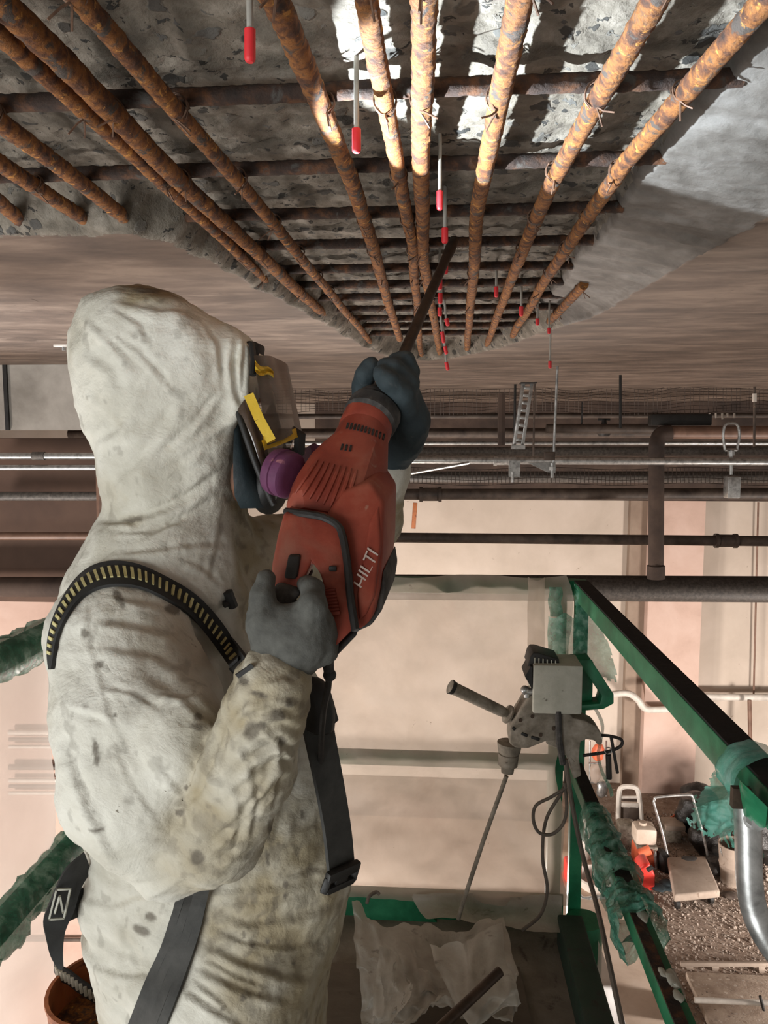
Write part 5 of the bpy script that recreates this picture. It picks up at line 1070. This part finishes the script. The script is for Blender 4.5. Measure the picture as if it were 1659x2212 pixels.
# rusty bucket behind the worker
c = Vector((-.90, 2.02, ZD)); c = WZ(238, 2340, ZD); 
t = thing('bucket', (c.x, c.y, ZD), 'rust-stained round bucket on the deck behind the worker’s hip'.replace('’s', ''), 'bucket')
MB().lathe((c.x, c.y, ZD), (c.x, c.y, 0), [(0, .135), (.02, .14), (.10, .142), (.106, .146), (.112, .142), (.27, .148), (.275, .153), (.285, .153), (.286, .143), (.08, .135)], 32).build('pail', 'rustbucket', t)
MB().lathe((c.x, c.y, ZD+.18), (c.x, c.y, 0), [(0, .139), (.01, .139), (.012, .001)], 32).build('contents', 'rust', t)
pts = [W(118, 2082, 1.93), W(128, 2100, 1.90), W(150, 2112, 1.89), W(176, 2132, 1.88), W(205, 2150, 1.88)]
cl = MB().ribbon(spline([p+Vector((0, 0, .022)) for p in pts], 6), spline([p-Vector((0, 0, .022)) for p in pts], 6), .006).build('webbing_coil', 'web', label='studded dark webbing strap lying over the bucket rim', cat='strap')
mb = MB()
for i, p in enumerate(spline(pts, 3)[2:]): mb.tube([p+Vector((0, -.004, .013)), p+Vector((.003, -.004, -.013))], .0055, 6)
mb.build('eyelets', 'dustbox', cl, label='pale oval eyelets')
# ------------------------------------------------------------------ equipment on the ground, right
zf = ZF+.0
def gp(px, py): return WZ(px, py, ZF)
t = thing('platform_trolley', gp(1500, 1905), 'grey flatbed platform trolley with a folding tube handle on the dirt', 'trolley')
A = [WZ(1441, 1852, ZF+.17), WZ(1524, 1850, ZF+.17), WZ(1556, 1926, ZF+.17), WZ(1456, 1936, ZF+.17)]
MB().prism([p-Vector((0, 0, .07)) for p in A], (0, 0, .08), bev=.022).build('deck', 'trolley', t)
for p, q in zip(A, ((.06, -.08), (-.06, -.08), (-.06, .08), (.06, .08))): MB().lathe((p.x+q[0]-.02, p.y+q[1], ZF+.05), (p.x+q[0]+.02, p.y+q[1], ZF+.05), [(0, .045), (.005, .05), (.035, .05), (.04, .045)], 14).build('wheel', 'black', t)
h = [W(1448, 1872, 7.95), W(1430, 1795, 8.0), W(1414, 1740, 8.0), W(1414, 1728, 8.0), W(1422, 1722, 8.0), W(1485, 1717, 8.0), W(1496, 1722, 8.0), W(1500, 1735, 8.0), W(1518, 1800, 8.0), W(1535, 1880, 7.95)]
MB().tube(spline(h, 5), .014, 10).build('handle', 'galv', t)
MB().tube([W(1455, 1888, 7.6), W(1450, 1900, 7.6), W(1456, 1925, 7.4), W(1470, 1934, 7.35)], .016, 8).tube([W(1524, 1858, 7.9), W(1532, 1895, 7.8)], .014, 8).build('side_tube', 'galv', t)
MB().ball(W(1489, 1854, 7.72), (.085, .05, .015), 2, .2, 20).build('glove_pair', 'darkcord', label='dark rag lying on the trolley deck', cat='rag')
t = thing('generator', gp(1392, 1892), 'wheeled red engine with a cream fuel tank and tyre', 'engine')
MB().box(W(1391, 1799, 8.1), (.23, .22, .19), bev=.04).lathe(W(1389, 1781, 8.1), W(1389, 1774, 8.1), [(0, .04), (.03, .04), (.032, .02)], 12).build('fuel_tank', 'kerb' if False else 'tank', t)
MB().box(W(1391, 1842, 8.1), (.23, .24, .23), bev=.04).tube([W(1380, 1845, 7.96), W(1405, 1835, 7.96)], .05, 12).build('engine_block', 'orange', t)
MB().box(W(1393, 1822, 8.1), (.22, .22, .04), bev=.01).build('tank_cradle', 'dusty', t)
c = W(1428, 1862, 8.0); MB().lathe(c-Vector((.05, .02, 0)), c+Vector((.05, .02, 0)), [(0, .09), (.01, .13), (.05, .145), (.09, .13), (.1, .09)], 20).build('wheel', 'black', t)
MB().tube([W(1414, 1838, 7.95), W(1418, 1875, 7.95), W(1400, 1880, 7.95)], .018, 8).tube([W(1375, 1870, 8.0), W(1412, 1872, 8.0), W(1412, 1890, 8.0)], .02, 8).build('frame', 'galv', t)
MB().box(W(1352, 1796, 8.4), (.20, .20, .24), bev=.04).build('machine_cover', 'dusty', label='dark grey covered machine left of the engine', cat='machine')
t = thing('jerry_can', gp(1398, 1930), 'bright red fuel can in front of the engine', 'fuel can')
MB().prism([W(*p, 7.55) for p in ((1380, 1876), (1390, 1867), (1404, 1866), (1416, 1892), (1415, 1924), (1396, 1926), (1382, 1905))], (0, .2, 0), bev=.02).build('can', 'redplastic', t)
MB().tube([W(1398, 1880, 7.5), W(1410, 1872, 7.5)], .022, 8).build('spout', 'black', t)
t = thing('hand_truck', gp(1365, 1790), 'white tubular cart frame standing left of the pink column', 'cart')
MB().tube(spline([W(1335, 1775, 9.0), W(1337, 1720, 9.0), W(1342, 1702, 9.0), W(1360, 1699, 9.0), W(1376, 1705, 9.0), W(1382, 1730, 9.0), W(1386, 1775, 9.0)], 5), .030, 8).build('frame', 'white', t)
MB().box(W(1360, 1738, 9.0), (.20, .05, .06), bev=.01).tube([W(1336, 1722, 9.0), W(1384, 1722, 9.0)], .018, 8).build('cross_bar', 'white', t)
MB().lathe(W(1362, 1778, 9.1), W(1362, 1735, 9.1), [(0, .12), (.05, .14), (.25, .14), (.3, .08)], 14).build('drum', 'pipe', t)
t = thing('grey_tub', gp(1452, 1850), 'grey rectangular tub standing behind the trolley handle', 'tub')
a = W(1458, 1792, 8.6); MB().prism([W(1440, 1852, 8.5), W(1470, 1854, 8.5), W(1473, 1792, 8.5), W(1434, 1792, 8.5)], (0, .25, 0), bev=.008).build('tub_body', 'dusty', t); MB().box(W(1454, 1780, 8.6), (.22, .22, .06), bev=.01).build('tub_lid', 'trolley', t)
MB().tube([W(1436, 1776, 8.7), W(1495, 1735, 8.9)], .012, 8).build('broom', 'orange', label='orange broom handle leaning behind the trolley', cat='broom')
for i, (x, y, Y, r, lab) in enumerate(((1492, 1820, 8.7, (.17, .17, .26), 'tall black rubbish bag behind the trolley handle'), (1532, 1845, 8.3, (.22, .2, .24), 'slumped black rubbish bag left of the metal bucket'), (1512, 1760, 9.2, (.2, .2, .2), 'far black rubbish bag under the teal film'), (1650, 1850, 8.2, (.26, .2, .30), 'black rubbish bag behind the galvanised pipe leg'), (1552, 1892, 7.9, (.14, .16, .10), 'low black bag beside the metal bucket'))):
    c = W(x, y, Y); c.z = max(c.z, ZF+r[2]*.9)
    MB().ball(c, r, 4, .30, 4, seed=i).build('rubbish_bag', 'bagblack', label=lab, cat='rubbish bag')
t = thing('metal_pail', gp(1582, 1904), 'pale metal pail beside the black bags', 'pail'); c = gp(1583, 1906)
MB().lathe(c, c+Vector((0, 0, 1)), [(0, .12), (.2, .14), (.205, .145), (.22, .145), (.23, .14), (.40, .155), (.41, .16), (.42, .16), (.422, .15), (.1, .12)], 20).build('pail_body', 'trolley', t)
MB().tube([tuple(c+Vector((.16*math.cos(q), -.05, .40-.16*abs(math.sin(q))))) for q in np.linspace(0, math.pi, 12)], .006, 6).build('bail_handle', 'galv', t)
for i, (x, y, lab) in enumerate(((1575, 1938, 'flat dark glove on the dirt right of the trolley'), (1440, 1912, 'blue grey glove on the dirt left of the trolley'), (1422, 1922, 'pale glove near the red fuel can'))):
    c = gp(x, y); m = MB().ball(c+Vector((0, 0, .025)), (.08, .07, .025), 2, .2, 14, seed=i)
    for k in range(4): m.tube([c+Vector((.05, -.02+.02*k, .02)), c+Vector((.12+.01*(k % 2), -.03+.026*k, .015))], .014, 6)
    m.build('work_glove', 'pipe' if i == 0 else 'gloveblue', label=lab, cat='glove')
t = thing('white_tub', gp(1290, 1915), 'white round tub on the slab behind the corner post', 'tub'); c = gp(1288, 1922)
MB().lathe(c, c+Vector((0, 0, 1)), [(0, .14), (.02, .16), (.14, .20), (.15, .21), (.16, .19), (.06, .15)], 20).build('tub_body', 'white', t)
MB().tube([tuple(c+Vector((.2*math.cos(q), -.2+.05*math.sin(q), .06+.02*math.sin(3*q)))) for q in np.linspace(3.2, 6.2, 10)], .02, 8).build('hose', 'galv', t)
MB().box(gp(1236, 1905)+Vector((0, 0, .12)), (.16, .2, .24), bev=.03).build('red_can', 'redplastic', label='red can behind the corner post', cat='can')
MB().box(gp(1262, 1880)+Vector((0, .2, .15)), (.2, .2, .3), (0, 0, .4), bev=.03).build('white_canister', 'white', label='white canister left of the engine under the middle rail', cat='canister')
# bags and tools on a wall rack seen past the drill
t = thing('supply_rack', W(1296, 1790, 9.6), 'metal rack of orange and clear packets against the back wall', 'rack')
for y in (1648, 1690, 1730): MB().tube([W(1272, y, 9.5), W(1312, y+2, 9.5)], .012, 6).build('shelf_rail', 'galv', t)
for x in (1274, 1310): MB().tube([W(x, 1600, 9.6), W(x, 1795, 9.6)], .012, 6).build('upright', 'galv', t)
for x, y, s, mm, nm, lab in ((1292, 1624, (.16, .12, .24), 'orange', 'packet', 'orange packet high on the rack'), (1305, 1640, (.12, .1, .2), 'sheetleft', 'packet', 'clear bag beside the orange packet'), (1286, 1668, (.14, .1, .28), 'sheetleft', 'packet', 'clear bag with orange contents in the middle of the rack'), (1300, 1705, (.14, .1, .22), 'galv', 'packet', 'grey bag low on the rack'), (1304, 1748, (.16, .12, .2), 'white', 'packet', 'white bag at the foot of the rack')):
    MB().ball(W(x, y, 9.5), (s[0]/2, s[1]/2, s[2]/2), 3, .18, 9, seed=x).build(nm, mm, label=lab, cat='packet')
MB().tube(spline([W(1268, 1760, 8.8), W(1276, 1800, 8.8), W(1300, 1835, 8.6), W(1290, 1860, 8.5), W(1272, 1840, 8.6)], 6), .03, 8).build('hose', 'pipegrey', label='grey hose coiled below the rack', cat='hose')
MB().tube(spline([W(1262, 1770, 8.6), W(1280, 1830, 8.4), W(1300, 1885, 8.2)], 6), .022, 8).build('broom_pole', 'white', label='pale pole leaning below the rack', cat='pole')
# gravel, kerb
m = MB(); R = random.Random(5)
ico = bmesh.new(); bmesh.ops.create_icosphere(ico, subdivisions=1, radius=1); IV = [v.co.copy() for v in ico.verts]; ico.verts.index_update(); IF = [[v.index for v in f.verts] for f in ico.faces]; ico.free()
for i in range(9000):
    x = R.uniform(1.9, 5.0); y = R.uniform(4.9, 9.2); s = R.uniform(.006, .015)*(1.9 if R.random() < .04 else 1); a = R.random()*3
    q = Euler((a, a*2, a*3)).to_matrix(); m.add([Vector((x, y, ZF+s*.3))+q@Vector((v.x*s, v.y*s*.8, v.z*s*.55)) for v in IV], IF)
m.build('gravel', 'stone', label='loose pale gravel scattered over the dirt floor', cat='gravel', kind='stuff', smooth=False)
a, b = gp(1480, 2112), gp(1900, 2112); 
t = thing('kerb', (2.6, a.y-.3, ZF), 'low concrete ledge crossing the dirt at the lower right', 'kerb')
MB().box(((a.x+b.x)/2, a.y-.45, ZF+.03), (b.x-a.x, .9, .06), bev=.01).build('ledge', 'kerb', t)
t = thing('angle_rail', gp(1560, 2090), 'pale rail on short feet along the top of the ledge', 'rail')
p0, p1 = W(1470, 2082, a.y+.1), W(1900, 2084, a.y+.1); MB().beam(p0, p1, .03, .035).build('rail', 'trolley', t)
for x in (1490, 1546, 1646): p = W(x, 2092, a.y+.1); MB().prism([p+Vector((-.03, 0, .02)), p+Vector((.03, 0, .02)), p+Vector((.015, 0, -.07)), p+Vector((-.015, 0, -.07))], (0, .03, 0)).build('foot', 'trolley', t)
t = thing('floor_pipe', gp(1600, 2172), 'thin pale pipe with a clip lying along the front of the ledge', 'pipe')
MB().tube([W(1500, 2160, a.y-.55), W(1800, 2172, a.y-.55)], .022, 10).build('pipe_run', 'white', t); MB().tube([W(1642, 2152, a.y-.58), W(1650, 2182, a.y-.58)], .012, 8).build('clip', 'darkcord', t)
MB().box(gp(1456, 2190)+Vector((0, 0, .14)), (.07, .3, .28)).build('timber_block', 'ply', label='upright timber offcut by the ledge end', cat='timber')
MB().tube(spline([gp(1432, 2120)+Vector((0, 0, .01)), gp(1425, 2170)+Vector((0, 0, .01)), gp(1416, 2240)+Vector((0, 0, .01))], 6), .012, 8).build('floor_cable', 'darkcord', label='dark cable lying on the pale slab', cat='cable')
